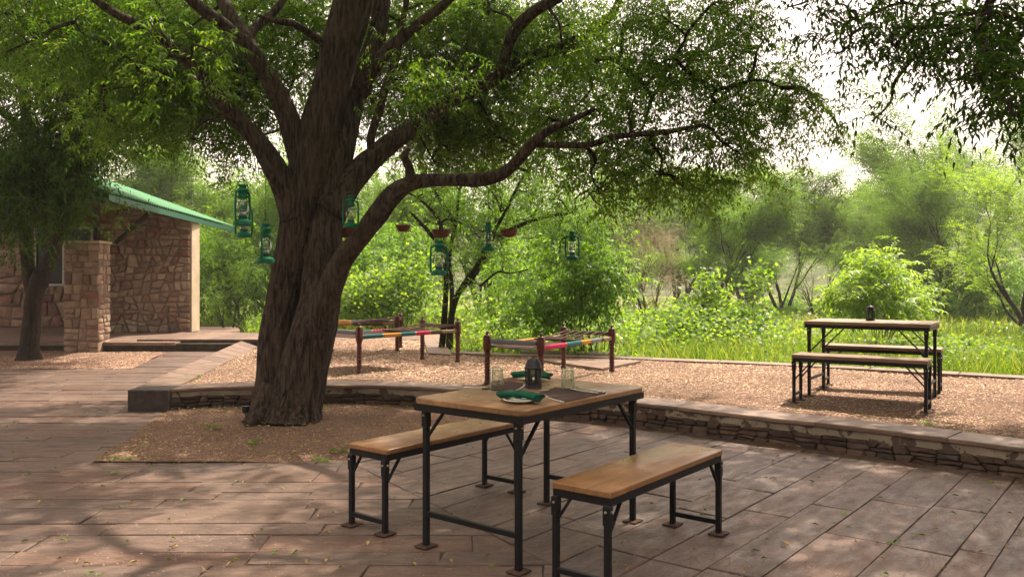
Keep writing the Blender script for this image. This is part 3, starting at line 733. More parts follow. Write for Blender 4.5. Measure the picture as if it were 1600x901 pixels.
# ---------------------------------------------------------------- the big neem tree
D0 = 8.2
big = thing('neem_tree', 'huge spreading tree with twin fused trunk, growing in the gravel bed', 'tree', (0, 0, 0))
Wt = lambda l: [W(a, b, d_) for a, b, d_, r in l]
Rt = lambda l: [r*d_/F for a, b, d_, r in l]
stemL = [(412, 664, 8.0, 29), (417, 640, 8.05, 24), (424, 590, 8.1, 24), (429, 530, 8.15, 25), (440, 475, 8.2, 25), (453, 415, 8.2, 27), (465, 355, 8.2, 29), (477, 290, 8.2, 32), (492, 230, 8.2, 31), (508, 170, 8.2, 29), (524, 110, 8.2, 28), (540, 50, 8.2, 29), (560, -20, 8.2, 28), (578, -100, 8.3, 25), (588, -220, 8.4, 19)]
stemR = [(455, 667, 8.0, 43), (459, 635, 8.05, 39), (470, 590, 8.1, 39), (484, 535, 8.1, 35), (497, 480, 8.15, 32), (503, 420, 8.2, 30), (505, 360, 8.25, 29), (512, 300, 8.3, 28), (526, 240, 8.35, 25), (541, 180, 8.45, 21), (560, 130, 8.5, 19), (582, 80, 8.6, 15), (595, 20, 8.7, 13), (602, -60, 8.8, 10), (612, -160, 8.9, 7)]
tb = MB(); limb_mesh(tb, Wt(stemL), Rt(stemL), 64, 14, .03, .15, (.55, .16)); limb_mesh(tb, Wt(stemR), Rt(stemR), 64, 14, .03, .15, (.5, .12))
# buttress root at the left foot
limb_mesh(tb, [W(424, 600, 8.0), W(414, 632, 7.95), W(402, 652, 7.85), W(384, 664, 7.75)], [.10, .11, .08, .03], 16, 6, .05, .05)
tb.build('trunk', M['bark'], big, smooth=True)
limbs = [
 [(462, 340, 8.15, 30), (446, 300, 8.1, 25), (425, 255, 8.0, 21), (392, 208, 7.9, 19), (355, 170, 7.75, 17), (322, 130, 7.6, 14), (285, 88, 7.4, 12), (235, 50, 7.2, 10), (170, 15, 7.0, 8), (110, -30, 6.8, 6)],
 [(485, 290, 8.2, 28), (466, 238, 8.2, 23), (452, 190, 8.15, 21), (430, 140, 8.05, 20), (398, 88, 7.9, 17), (355, 44, 7.7, 14), (305, 5, 7.5, 12), (260, -40, 7.3, 9)],
 [(400, 92, 7.9, 15), (380, 55, 8.0, 13), (358, 20, 8.1, 12), (335, -30, 8.2, 10), (320, -90, 8.3, 8)],
 [(512, 330, 8.25, 36), (545, 285, 8.3, 26), (585, 245, 8.35, 22), (628, 210, 8.4, 19), (672, 178, 8.5, 17), (715, 150, 8.6, 14), (765, 128, 8.7, 12), (825, 92, 8.9, 11), (890, 68, 9.0, 9), (950, 30, 9.1, 8), (975, -20, 9.2, 6)],
 [(486, 560, 8.05, 18), (500, 500, 8.0, 24), (517, 445, 7.95, 24), (538, 402, 7.9, 21), (563, 372, 7.85, 19), (590, 335, 7.8, 19), (615, 303, 7.75, 18), (648, 284, 7.7, 14), (700, 281, 7.7, 12), (745, 281, 7.65, 13), (782, 272, 7.6, 13), (805, 255, 7.55, 11), (828, 228, 7.5, 11), (855, 205, 7.5, 9), (885, 192, 7.5, 6), (930, 170, 7.5, 4)],
 [(840, 226, 7.5, 6), (870, 227, 7.5, 6), (910, 227, 7.45, 6), (935, 222, 7.4, 6), (965, 213, 7.4, 6), (1040, 206, 7.3, 5), (1100, 195, 7.2, 3)],
 [(582, 246, 8.35, 10), (580, 215, 8.3, 8), (592, 175, 8.25, 8), (603, 135, 8.2, 7), (618, 95, 8.15, 7), (628, 40, 8.1, 6), (640, -20, 8.0, 5)],
 [(545, 155, 8.45, 16), (578, 112, 8.35, 14), (608, 78, 8.25, 12), (645, 45, 8.1, 10), (690, 10, 8.0, 8), (740, -40, 7.8, 6)],
 [(510, 72, 8.15, 9), (486, 54, 8.0, 7), (458, 38, 7.8, 6), (430, 33, 7.6, 5), (405, 25, 7.4, 3)],
 [(384, 70, 8.0, 9), (398, 45, 8.1, 8), (425, 22, 8.2, 7), (446, -5, 8.3, 6), (470, -50, 8.4, 4)],
 [(780, 122, 8.7, 11), (800, 58, 8.4, 12), (830, 22, 8.2, 12), (880, -10, 8.0, 10), (940, -60, 7.8, 7)],
 [(930, 95, 8.8, 5), (955, 92, 8.6, 4), (990, 118, 8.4, 4), (1020, 150, 8.2, 3)],
 [(560, -20, 8.2, 20), (640, -120, 7.8, 16), (760, -220, 7.3, 12), (880, -300, 6.8, 8)],
 [(575, -60, 8.2, 20), (520, -170, 7.6, 15), (430, -260, 7., 10), (330, -330, 6.4, 7)],
 [(642, 288, 7.7, 12), (640, 265, 7.6, 9), (632, 245, 7.5, 8), (640, 232, 7.4, 4)],
]
limb_pts = []
for L in limbs:
    mb = MB(); pp = limb_mesh(mb, Wt(L), [.84*r for r in Rt(L)], 14, 6, .09, .07); mb.build('limb', M['bark'], big, smooth=True); limb_pts += [tuple(p) for p in pp]
limb_pts += [tuple(W(*p[:3])) for p in stemL[8:]+stemR[8:]]
limb_np = np.array(limb_pts)
# twig ends: (px, py, distance, spread x px, spread y px, spread depth m, count)
sh = lambda p: (p[:, 0]-SUN.x/SUN.z*p[:, 2], p[:, 1]-SUN.y/SUN.z*p[:, 2])   # where a leaf's shadow falls
blobs = [
 (60, 30, 8.6, 130, 100, .7, 120), (230, 50, 8.8, 130, 90, .7, 150), (320, 130, 8.8, 110, 80, .6, 110), (420, 50, 9.0, 110, 90, .6, 120), (240, 175, 8.5, 110, 60, .5, 85), (370, 205, 8.7, 50, 45, .4, 26), (420, 170, 9.0, 50, 70, .4, 34), (300, 90, 7.0, 110, 70, .3, 12),
 (560, 50, 9.4, 130, 100, .6, 100), (700, 50, 9.2, 130, 90, .7, 150), (630, 170, 9.4, 80, 70, .5, 66), (720, 185, 9.4, 90, 65, .5, 90), (840, 105, 9.5, 120, 80, .6, 130), (830, 20, 9.0, 120, 75, .6, 100),
 (760, 225, 9.2, 110, 55, .5, 70), (900, 195, 8.4, 90, 65, .7, 60), (680, 110, 7.8, 110, 60, .3, 14), (980, 70, 8.5, 120, 100, .9, 66), (1070, 45, 8.2, 100, 80, .9, 44), (1050, 150, 8.0, 110, 80, .8, 48), (1140, 95, 7.9, 80, 70, .7, 34), (1180, 175, 7.8, 66, 48, .6, 26), (1130, 210, 7.7, 90, 38, .6, 20),
 (1010, 235, 7.7, 90, 42, .6, 24), (940, 262, 7.8, 60, 36, .5, 18), (1060, 282, 7.6, 60, 32, .5, 12), (1190, 245, 7.5, 45, 26, .4, 9), (1000, 300, 7.6, 40, 26, .4, 7), (1100, 300, 7.5, 40, 30, .4, 8), (960, 300, 7.7, 30, 26, .3, 5), (1270, 175, 7.4, 36, 26, .3, 10), (1305, 205, 7.4, 22, 22, .2, 4), (1215, 130, 7.5, 34, 34, .4, 11),
 (1150, 10, 7.8, 50, 50, .7, 18),
 (200, 60, 10.5, 220, 120, .6, 110), (480, 70, 10.8, 120, 110, .5, 60), (740, 110, 10.8, 160, 120, .6, 110), (920, 100, 10.4, 100, 100, .6, 45),
]
C = []
for (a, b, d_, sx, sy, sd, n) in blobs:
    e3 = ellips(int(n*1.0), (0, 0, 0), (1, 1, 1)); dd = d_+e3[:, 1]*sd
    C.append(np.stack([(a+e3[:, 0]*sx-HX)/F*dd, dd, CAMH-(b+e3[:, 2]*sy-HY)/F*dd], 1))
C = np.concatenate(C)
# the part of the crown above the picture, which shades the patio
up_ = ellips(1500, (.8, 7.4, 6.0), (7.0, 5.2, 2.2)); X_, Y_ = sh(up_)
ppx = HY-F*(up_[:, 2]-CAMH)/np.maximum(up_[:, 1], .5)
sunny = (Y_ > 8.9-.62*np.clip(X_, -1, 5)) & (X_ > -.6) & (Y_ < 14)
gapn = np.array([mn.noise(Vector((x*.75, y*.75, 3.3))) for x, y in zip(X_, Y_)])
keep = (ppx < -1.1*F/np.maximum(up_[:, 1], 1.)) & ~sunny & (gapn < .12) & (up_[:, 2] > 3.2)
UP = up_[keep]; print('upper clusters', len(UP), 'seen', len(C))
tw_ = MB()
branchify(tw_, limb_np, C, 150); branchify(tw_, limb_np, UP[::3], 60, .05, .02, .012)
tw_.build('twigs', M['bark2'], big, kind='stuff')
sub = lambda c, k, s: (np.repeat(c, k, 0)+rng.normal(0, s, (len(c)*k, 3)))
foliage('crown', [clusters(sub(C, 3, .13), 4, .05, .24, 11, .053, .0195, .30, down=-.1), clusters(sub(UP, 3, .28), 4, .08, .38, 9, .13, .046, .4)], M['neem'], big)

# ---------------------------------------------------------------- tree at the right, its trunk outside the picture
rt = thing('overhanging_neem_tree', 'dark leafy branches hanging into the top right corner from a tree outside the frame', 'tree', (0, 0, 0))
mb = MB(); limb_mesh(mb, [(5.6, 3.6, -.1), (5.55, 3.7, .8), (5.4, 3.9, 1.8), (5.3, 4.1, 2.8), (5.4, 4.6, 4.0), (5.6, 5.2, 5.2), (5.7, 5.8, 6.4)], [.26, .21, .19, .17, .14, .1, .05], 20, 8, .05, .1, (.4, .4)); mb.build('trunk', M['bark'], rt, smooth=True)
RL = [[(5.35, 4.0, 2.6), (4.6, 4.4, 3.3), (3.7, 4.6, 3.6), (2.9, 4.8, 3.55), (2.2, 4.9, 3.35)], [(5.3, 4.1, 2.9), (4.4, 3.9, 3.3), (3.4, 3.9, 3.2), (2.8, 4.0, 2.95), (2.3, 4.05, 2.7)], [(5.4, 4.6, 4.0), (4.2, 5.6, 4.8), (3.0, 6.4, 5.2)], [(5.4, 4.6, 3.9), (6.3, 6, 5.0), (6.6, 7.2, 5.6)], [(5.5, 4.8, 4.4), (4.6, 4.2, 5.2), (3.4, 3.2, 5.5)]]
rp_ = []
for L in RL:
    mb = MB(); rp_ += [tuple(p) for p in limb_mesh(mb, L, list(np.linspace(.07, .012, len(L))), 10, 6, .06)]; mb.build('limb', M['bark2'], rt, smooth=True)
rb = [(1265, 8, 5.0, 45, 28, .3, 8), (1340, 22, 4.9, 60, 30, .4, 16), (1420, 35, 4.8, 65, 35, .4, 20), (1330, 85, 4.9, 36, 18, .2, 4), (1415, 92, 4.8, 36, 22, .3, 7), (1500, 45, 4.6, 55, 45, .4, 28), (1570, 40, 4.4, 55, 45, .4, 30), (1565, 105, 4.2, 42, 42, .3, 26), (1595, 165, 4.0, 32, 32, .3, 16), (1545, 158, 4.1, 18, 14, .1, 2), (1370, 185, 5.0, 16, 12, .1, 2)]
C2 = []
for (a, b, d_, sx, sy, sd, n) in rb:
    e3 = ellips(n, (0, 0, 0), (1, 1, 1)); dd = d_+e3[:, 1]*sd; C2.append(np.stack([(a+e3[:, 0]*sx-HX)/F*dd, dd, CAMH-(b+e3[:, 2]*sy-HY)/F*dd], 1))
C2 = np.concatenate(C2); rp_ = np.array(rp_)
up2 = ellips(900, (5.6, 6.0, 5.6), (4.2, 4.2, 1.9)); X_, Y_ = sh(up2); ppx = HY-F*(up2[:, 2]-CAMH)/np.maximum(up2[:, 1], .5); ppq = HX+F*up2[:, 0]/np.maximum(up2[:, 1], .5)
sunny = (Y_ > 8.6-.62*np.clip(X_, -1, 8)) & (X_ > -1); gapn = np.array([mn.noise(Vector((x*.8, y*.8, 7.3))) for x, y in zip(X_, Y_)])
UP2 = up2[((ppx < -1.35*F/np.maximum(up2[:, 1], 1.)) | (ppq > 1600+1.35*F/np.maximum(up2[:, 1], 1.))) & ~sunny & (gapn < .10)]
mb = MB()
branchify(mb, rp_, C2, 40, .014, .005, .005); branchify(mb, rp_, UP2[::4], 30, .04, .02, .01)
mb.build('twigs', M['bark2'], rt, kind='stuff')
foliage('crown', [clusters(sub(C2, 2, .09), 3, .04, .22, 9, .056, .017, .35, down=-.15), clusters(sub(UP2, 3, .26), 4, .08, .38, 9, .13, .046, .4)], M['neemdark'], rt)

# ---------------------------------------------------------------- forked tree at the left
lt = thing('forked_tree', 'dark forked tree in front of the stone house beside the pillar', 'tree', (0, 0, 0))
mb = MB()
limb_mesh(mb, Wt([(44, 568, 13.9, 20), (46, 545, 13.9, 17), (50, 500, 13.9, 15), (54, 460, 13.9, 14), (66, 425, 13.9, 13)]), Rt([(0, 0, 13.9, r) for r in (17, 14, 12.5, 12, 12)]), 18, 8, .05, .1, (.3, .3))
limb_mesh(mb, Wt([(62, 445, 13.9, 13), (80, 400, 13.9, 12), (96, 350, 13.8, 11), (104, 290, 13.7, 11), (118, 220, 13.6, 10), (134, 150, 13.4, 9), (150, 80, 13.2, 8), (170, 0, 13, 6)]), Rt([(0, 0, 13.9, r) for r in (11, 10, 9, 9, 8, 7, 6, 5)]), 14, 6, .06, .08)
limb_mesh(mb, Wt([(54, 465, 13.9, 13), (45, 420, 14, 12), (38, 360, 14, 11), (40, 290, 14, 10), (44, 220, 14, 10), (38, 150, 13.8, 8), (20, 60, 13.6, 6)]), Rt([(0, 0, 13.9, r) for r in (11, 10, 9, 9, 8, 7, 5)]), 14, 6, .06, .08)
mb.build('trunk', M['bark2'], lt, smooth=True)
llp = []
for L in [[(118, 220, 13.6, 9), (150, 190, 13.3, 7), (200, 170, 13, 5), (260, 150, 12.8, 3)], [(104, 290, 13.7, 9), (135, 255, 13.4, 7), (160, 200, 13.2, 6), (170, 130, 13, 5)], [(44, 220, 14, 8), (10, 180, 13.6, 6), (-40, 150, 13.2, 4)], [(134, 150, 13.4, 7), (165, 100, 13, 6), (210, 60, 12.6, 4), (260, 30, 12.4, 3)]]:
    mb = MB(); llp += [tuple(p) for p in limb_mesh(mb, Wt(L), Rt(L), 10, 5, .06)]; mb.build('limb', M['bark2'], lt, smooth=True)
llp += [tuple(W(a, b, 13.7)) for a, b in ((96, 350), (104, 290), (118, 220), (134, 150), (38, 360), (40, 290), (44, 220), (38, 150))]
llp = np.array(llp)
bl3 = [(60, 120, 13.2, 120, 130, 1.2, 170), (170, 120, 12.8, 120, 120, 1.2, 170), (60, 250, 13.0, 110, 80, 1.0, 120), (110, 235, 13.0, 60, 50, .7, 45), (20, 310, 13.0, 60, 40, .6, 30), (220, 165, 12.8, 90, 60, .9, 50), (280, 90, 12.8, 80, 90, .9, 45), (95, 315, 13.0, 35, 30, .4, 20), (40, 300, 12.6, 70, 45, .5, 55), (60, -60, 13, 200, 110, 1.5, 60), (260, 120, 16, 160, 100, 1.3, 230), (120, 60, 16, 160, 100, 1.2, 150), (330, 30, 15.5, 140, 100, 1.2, 130), (150, -120, 15, 260, 110, 2, 150)]
C3 = []
for (a, b, d_, sx, sy, sd, n) in bl3:
    e3 = ellips(n, (0, 0, 0), (1, 1, 1)); dd = d_+e3[:, 1]*sd; C3.append(np.stack([(a+e3[:, 0]*sx-HX)/F*dd, dd, CAMH-(b+e3[:, 2]*sy-HY)/F*dd], 1))
C3 = np.concatenate(C3)
mb = MB()
branchify(mb, llp, C3, 70, .03, .012, .01)
mb.build('twigs', M['bark2'], lt, kind='stuff')
UP3 = ellips(1000, (-9.0, 12, 7.2), (6.0, 5., 2.2)); gapn = np.array([mn.noise(Vector((x*.7, y*.7, z*.2+1.3))) for x, y, z in UP3-UP3[:, 2:]*np.array([SUN.x/SUN.z, SUN.y/SUN.z, 0])])  # unseen leaf clusters added overhead at the left to shut out sky light
UP3 = UP3[(HY-F*(UP3[:, 2]-CAMH)/np.maximum(UP3[:, 1], 1) < -1.0*F/np.maximum(UP3[:, 1], 1)) & (gapn < .24)]; print('left upper', len(UP3))
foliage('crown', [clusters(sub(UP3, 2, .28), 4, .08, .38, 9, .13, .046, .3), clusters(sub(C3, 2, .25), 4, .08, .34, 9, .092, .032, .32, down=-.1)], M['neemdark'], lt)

# ---------------------------------------------------------------- tree and shrubs just beyond the terrace
mt = thing('slender_tree', 'slender many-stemmed tree right behind the rope beds, hung with a clay bowl', 'tree', (0, 0, 0))
ST = [[(690, 545, 14, 5.4), (694, 500, 14, 4.7), (697, 440, 14, 4.4), (694, 390, 14, 3.9), (686, 345, 13.9, 3.0), (660, 315, 13.8, 2.0), (636, 300, 13.7, 1.5)],
      [(702, 545, 14, 5.9), (706, 490, 14, 4.9), (718, 455, 14, 4.4), (745, 415, 13.9, 3.4), (765, 375, 13.8, 3.0), (790, 330, 13.6, 2.5), (815, 280, 13.4, 2.0), (850, 230, 13.2, 1.5)],
      [(706, 500, 14, 4.4), (706, 450, 14.1, 3.9), (702, 400, 14.2, 3.4), (712, 350, 14.3, 3.0), (718, 300, 14.4, 2.5), (735, 240, 14.5, 2.0)],
      [(720, 452, 14, 3.4), (740, 432, 14.2, 3.0), (762, 395, 14.4, 2.5), (775, 350, 14.6, 2.0), (770, 300, 14.8, 1.5), (780, 240, 15, 1.5)]]
mb = MB(); mlp = []
for L in ST: mlp += [tuple(p) for p in limb_mesh(mb, Wt(L), Rt(L), 12, 6, .06, .05)]
mb.build('trunk', M['bark2'], mt, smooth=True)
for L in [[(694, 390, 14, 5), (668, 360, 13.8, 3), (640, 330, 13.6, 2)], [(765, 375, 13.8, 4), (830, 345, 13.5, 3), (900, 330, 13.2, 2)], [(712, 350, 14.3, 4), (680, 300, 14.3, 3), (650, 240, 14.4, 2)]]:
    mb = MB(); mlp += [tuple(p) for p in limb_mesh(mb, Wt(L), Rt(L), 8, 5, .06)]; mb.build('limb', M['bark2'], mt, smooth=True)
mlp = np.array(mlp)
def pixel_clusters(bl):
    out = []
    for (a, b, d_, sx, sy, sd, n) in bl:
        e3 = ellips(n, (0, 0, 0), (1, 1, 1)); dd = d_+e3[:, 1]*sd; out.append(np.stack([(a+e3[:, 0]*sx-HX)/F*dd, dd, CAMH-(b+e3[:, 2]*sy-HY)/F*dd], 1))
    return np.concatenate(out)
C4 = pixel_clusters([(640, 270, 14, 60, 50, .7, 30), (730, 260, 14.5, 90, 60, .9, 60), (830, 290, 13.6, 90, 60, .9, 70), (900, 320, 13.2, 75, 60, .8, 42), (800, 420, 13.6, 80, 45, .9, 26), (760, 330, 14.6, 70, 50, .6, 20), (670, 330, 14.2, 50, 30, .5, 10), (860, 240, 13.4, 80, 50, .7, 40), (720, 180, 14.4, 110, 60, .9, 40), (715, 330, 14.0, 70, 45, .6, 26), (770, 385, 13.8, 55, 35, .5, 18)])
mb = MB()
branchify(mb, mlp, C4, 45, .022, .01, .008)
mb.build('twigs', M['bark2'], mt, kind='stuff')
foliage('crown', [clusters(sub(C4, 2, .24), 4, .10, .26, 9, .07, .026, .15, down=.1, side=1.0, jit=.3)], M['midleaf'], mt)

def shrub(name, label, cat, pts, blobs_, nf, K, L, ll, lw, mat, sp=.15, k=3, group=None, droop=.3, stems=None, jitstem=.012):
    base = Vector(pts); o = thing(name, label, cat, tuple(base), 0, group)
    C_ = pixel_clusters(blobs_)-np.array(base); mb = MB(); ns = stems or max(5, len(C_)//4)
    for c in C_[rng.permutation(len(C_))[:ns]]:
        a = Vector((RND.uniform(-.12, .12), RND.uniform(-.12, .12), -.05)); twig(mb, a, c, jitstem, .004, .06, 5)
    mb.build('stems', M['bark2'], o, kind='stuff')
    foliage('foliage', [clusters(sub(C_, k, sp), nf, sp*.3, L, K, ll, lw, droop, down=-.1)], mat, o); return o
shrub('glossy_shrub', 'tall glossy leaved shrub left of the pale dry tree, arching over the meadow edge', 'shrub', (1.3, 13.2, GZ), [(915, 405, 13.2, 60, 55, .6, 44), (890, 465, 13.4, 75, 40, .7, 36), (830, 492, 13.6, 80, 28, .6, 22), (935, 450, 12.8, 36, 40, .4, 18)], 3, 9, .36, .10, .040, M['midleaf'], droop=.15, stems=20)
# ailanthus-like shrub behind the second table
shrub('feathery_shrub', 'rounded bright shrub with long feathery leaves rising behind the small lantern', 'shrub', tuple(G(1375, 556, GZ)), [(1372, 448, 13.2, 58, 28, .5, 40), (1322, 462, 13.2, 26, 20, .4, 14), (1428, 472, 13.2, 28, 16, .4, 14), (1380, 418, 13.2, 30, 14, .3, 14)], 3, 13, .42, .115, .034, M['bright'], .14, 2, droop=.15, stems=26)

# ---------------------------------------------------------------- ground cover and meadow
def gcover(n, y0, y1, hfun, ll, lw, mat, name, label, xr=.72, keepf=None):
    y = 1/np.sqrt(rng.uniform(1/y1**2, 1/y0**2, n)) if True else 0
    x = rng.uniform(-xr, xr, n)*y; k = np.ones(n, bool)
    if keepf is not None: k = keepf(x, y)
    x, y = x[k], y[k]; h = hfun(x, y); z = GZ+h*rng.uniform(.25, 1.0, len(x))**.5
    p = np.stack([x, y, z], 1); dr = rng.normal(0, 1, (len(x), 3))*[1, 1, .4]+[0, -.15, .15]
    sc = np.clip(y/12, 1, 3)[:, None]
    v = leaves(p, dr, 1, 1)  # unit, scaled next
    v = v.reshape(-1, 4, 3); c0 = v[:, :1]; d_ = (v-c0); d_[...] *= (sc*1.)[:, None]
    f = nrmz(dr)[:, None]
    v = c0+d_*ll
    o = link(name, mesh_np(name, v.reshape(-1, 3), quads_of(v.reshape(-1, 3))), mat, None, 'stuff'); tag(o, label, 'ground cover'); return o
curb_np = np.array([[c.x, c.y] for c in curb])
def beyond(x, y):                                     # outside terrace, patio, path, house plinth
    yc = np.interp(x, curb_np[:, 0], curb_np[:, 1]) if curb_np[0, 0] < curb_np[-1, 0] else np.interp(x, curb_np[::-1, 0], curb_np[::-1, 1])
    k = (y > yc+.38); k &= ~((x < L1.x+.4) & (y < pathpoly[2][1]+.1)); k &= ~((x < -5.6) & (y < 22) & (x < -.33*y+0.3)); k &= ~((x < 0) & (x > -1.9) & (y < 17.4) & (x < -.2*(y-13)-.3)&(y>yc)&(x<-1.0)); return k
def fb(x, y, s, o=0.): return np.array([mn.fractal(Vector((a*s, b*s, o)), 1., 2., 3) for a, b in zip(x, y)])
def hf(x, y):
    b = .42+.22*fb(x, y, .55, 1.); 
    for (cx, cy, r, h) in ((-2.6, 19.5, 2.2, .95), (-1.2, 18, 1.6, .6), (3.5, 15.5, 1.3, .55), (4.4, 17.5, 1.2, .75), (2.6, 17.5, 1.5, .4), (-4.2, 20.5, 1.8, .7), (7.2, 13, 1.2, .25), (1.2, 15.5, 1.2, .35), (.1, 15.0, 1.0, .3)):
        b = b+h*np.exp(-((x-cx)**2+(y-cy)**2)/r**2)
    return np.clip(b, .12, 2.)
vines = gcover(110000, 9.5, 27, hf, .058, .05, M['vine'], 'vine_cover', 'bright green creeper and weeds covering the ground beyond the terrace edge', keepf=beyond)
under = gcover(26000, 22, 60, lambda x, y: .3+.5*np.clip(fb(x, y, .25, 5.), 0, 1), .10, .08, M['midleaf'], 'meadow_scrub', 'patches of low green scrub spread over the far meadow', keepf=lambda x, y: (beyond(x, y) & (fb(x, y, .14, 9.) > .02)))
def blades(n, y0, y1, h0, h1, mat, name, label, keepf, wd=.012, lean=.3, cat='grass'):
    y = 1/np.sqrt(rng.uniform(1/y1**2, 1/y0**2, n)); x = rng.uniform(-.72, .72, n)*y; k = keepf(x, y); x, y = x[k], y[k]; n = len(x)
    h = rng.uniform(h0, h1, n); an = rng.uniform(0, 6.28, n); wv = np.stack([np.cos(an), np.sin(an), 0*an], 1)*(wd*np.clip(y/14, 1, 4))[:, None]
    ln = np.stack([rng.normal(0, lean, n), rng.normal(0, lean, n), np.zeros(n)], 1)*h[:, None]; p = np.stack([x, y, np.full(n, GZ-.02)], 1)
    mid = p+ln*.35; mid[:, 2] += h*.6; tip = p+ln; tip[:, 2] += h*.95
    v = np.stack([p-wv*.5, p+wv*.5, mid+wv*.35, mid-wv*.35, tip], 1).reshape(-1, 3); i = np.arange(n)[:, None]*5
    o = link(name, mesh_np(name, v, i+[0, 1, 2, 3], i+[3, 2, 4]), mat, None, 'stuff'); tag(o, label, cat); return o
blades(70000, 10, 60, .3, .75, M['grass'], 'meadow_grass', 'tall green and straw coloured grass of the meadow under the far trees', lambda x, y: beyond(x, y) & ((y > 19) | (rng.random(len(x)) < .3)))
M['weedgrass'] = leaf('weed_grass', [(0, (.045, .095, .02)), (.45, (.08, .15, .03)), (.8, (.135, .21, .05)), (1, (.27, .27, .13))], spec=.2, rough=.6, tf=.4)
blades(60000, 9.6, 21, .30, .80, M['weedgrass'], 'tall_weeds', 'fresh green grass blades standing among the creeper beyond the terrace', lambda x, y: beyond(x, y) & (fb(x, y, .5, 4.) > -.12), wd=.016)
blades(16000, 17.5, 24, .5, 1.0, M['vine'], 'grass_clump', 'long bright grass growing at the right side of the stone house', lambda x, y: beyond(x, y) & (x < -4.4) & (x > -8.6), cat='grass')

# ---------------------------------------------------------------- background trees
def tree_proto(seed, H, rad, kind):
    R = random.Random(seed); wood_ = MB(); tips = []
    ns = 3 if kind != 'thin' else 2
    def grow(p, d_, L, r, lev):
        n = 4; pts = [p]; rr = [r]; dd = d_.copy()
        for i in range(n):
            dd = (dd+Vector((R.gauss(0, .13), R.gauss(0, .13), .05 if lev < 2 else -.03))).normalized(); pts.append(pts[-1]+dd*L/n); rr.append(r*(1-.6*(i+1)/n))
        wood_.tube(pts, rr, 6 if lev < 2 else 4, cap=False)
        if lev >= 2: tips.extend((tuple(q), tuple(dd)) for q in pts[1:])
        if lev < 3:
            for k in range(R.choice((3, 4)) if lev else R.choice((4, 5))):
                i = R.choice((2, 3, 4)) if lev else R.choice((1, 2, 3, 4)); a = R.uniform(0, 2*PI); sp = R.uniform(.45, .95)
                nd = (dd+Vector((math.cos(a)*sp, math.sin(a)*sp, R.uniform(-.05, .35)))).normalized(); grow(pts[i], nd, L*R.uniform(.55, .8), rr[i]*.62, lev+1)
    for s_ in range(ns):
        a = 2*PI*s_/ns+R.uniform(-.5, .5); grow(Vector((math.cos(a)*.12, math.sin(a)*.12, -.1)), Vector((math.cos(a)*.32, math.sin(a)*.32, 1)).normalized(), H*.40, H*.016, 0)
    t = np.array([q[0] for q in tips]); dd = np.array([q[1] for q in tips])
    z = t[:, 2]; s_ = H*.93/np.percentile(z, 98); 
    rr = np.percentile(np.hypot(t[:, 0], t[:, 1]), 93); sx = rad/rr
    t = t*[sx, sx, s_]; wood_.v = [(x*sx, y*sx, z*s_) for x, y, z in wood_.v]
    return wood_, t, dd
def proto(seed, H, rad, kind, nsp, mat, K=8, L=.55, ll=.15, lw=.045, low=.0):
    wd, t, dd = tree_proto(seed, H, rad, kind); k = rng.permutation(len(t)); t, dd = t[k], dd[k]
    if low: kk = t[:, 2] > low*H; t, dd = t[kk], dd[kk]
    rep = max(1, nsp//len(t)+1); c = (np.repeat(t, rep, 0)+rng.normal(0, H*.028, (len(t)*rep, 3)))[:nsp]; o_ = np.repeat(dd, rep, 0)[:nsp]
    out = nrmz(c*[1, 1, .35]+[0, 0, .2]); v = fronds(c, nrmz(out*.9+o_*.5+rng.normal(0, .4, c.shape)), L, K, ll, lw, .25, curl=.15)
    fm = mesh_np('crown', v, quads_of(v)); fm.materials.append(M[mat]); wm = wd.mesh('trunk', True); wm.materials.append(M['bark2']); return wm, fm, H
PR = {'a': proto(1, 8, 3.8, 'x', 10500, 'acacia', 8, .6, .17, .055), 'b': proto(2, 8, 3.5, 'x', 10000, 'acacia', 8, .6, .17, .055), 'c': proto(5, 9, 4.2, 'x', 10500, 'acaciadark', 8, .6, .16, .05), 'p': proto(4, 7, 2.1, 'x', 3200, 'pale', 6, .45, .11, .03),
      'g': proto(6, 8, 3.4, 'x', 6500, 'midleaf', 8, .5, .15, .06, .05), 's': proto(7, 5, 1.4, 'thin', 700, 'acacia', 6, .4, .12, .035), 'y': proto(8, 7, 3.0, 'x', 6000, 'bright', 10, .5, .11, .036)}
def bgtree(name, label, px, ytop, dist, kind, wide=1., rz=None, group=None, base_py=None, cat='tree'):
    wm, fm, H = PR[kind]; z0 = GZ; top = CAMH-(ytop-HY)/F*dist; sc = (top-z0)/H
    o = thing(name, label, cat, ((px-HX)/F*dist, dist, z0), RND.uniform(0, 6.28) if rz is None else rz, group); o.scale = (sc*wide, sc*wide, sc)
    link('trunk', wm, None, o); f = link('crown', fm, None, o, 'stuff'); return o
grp = 'wild trees beyond the meadow'
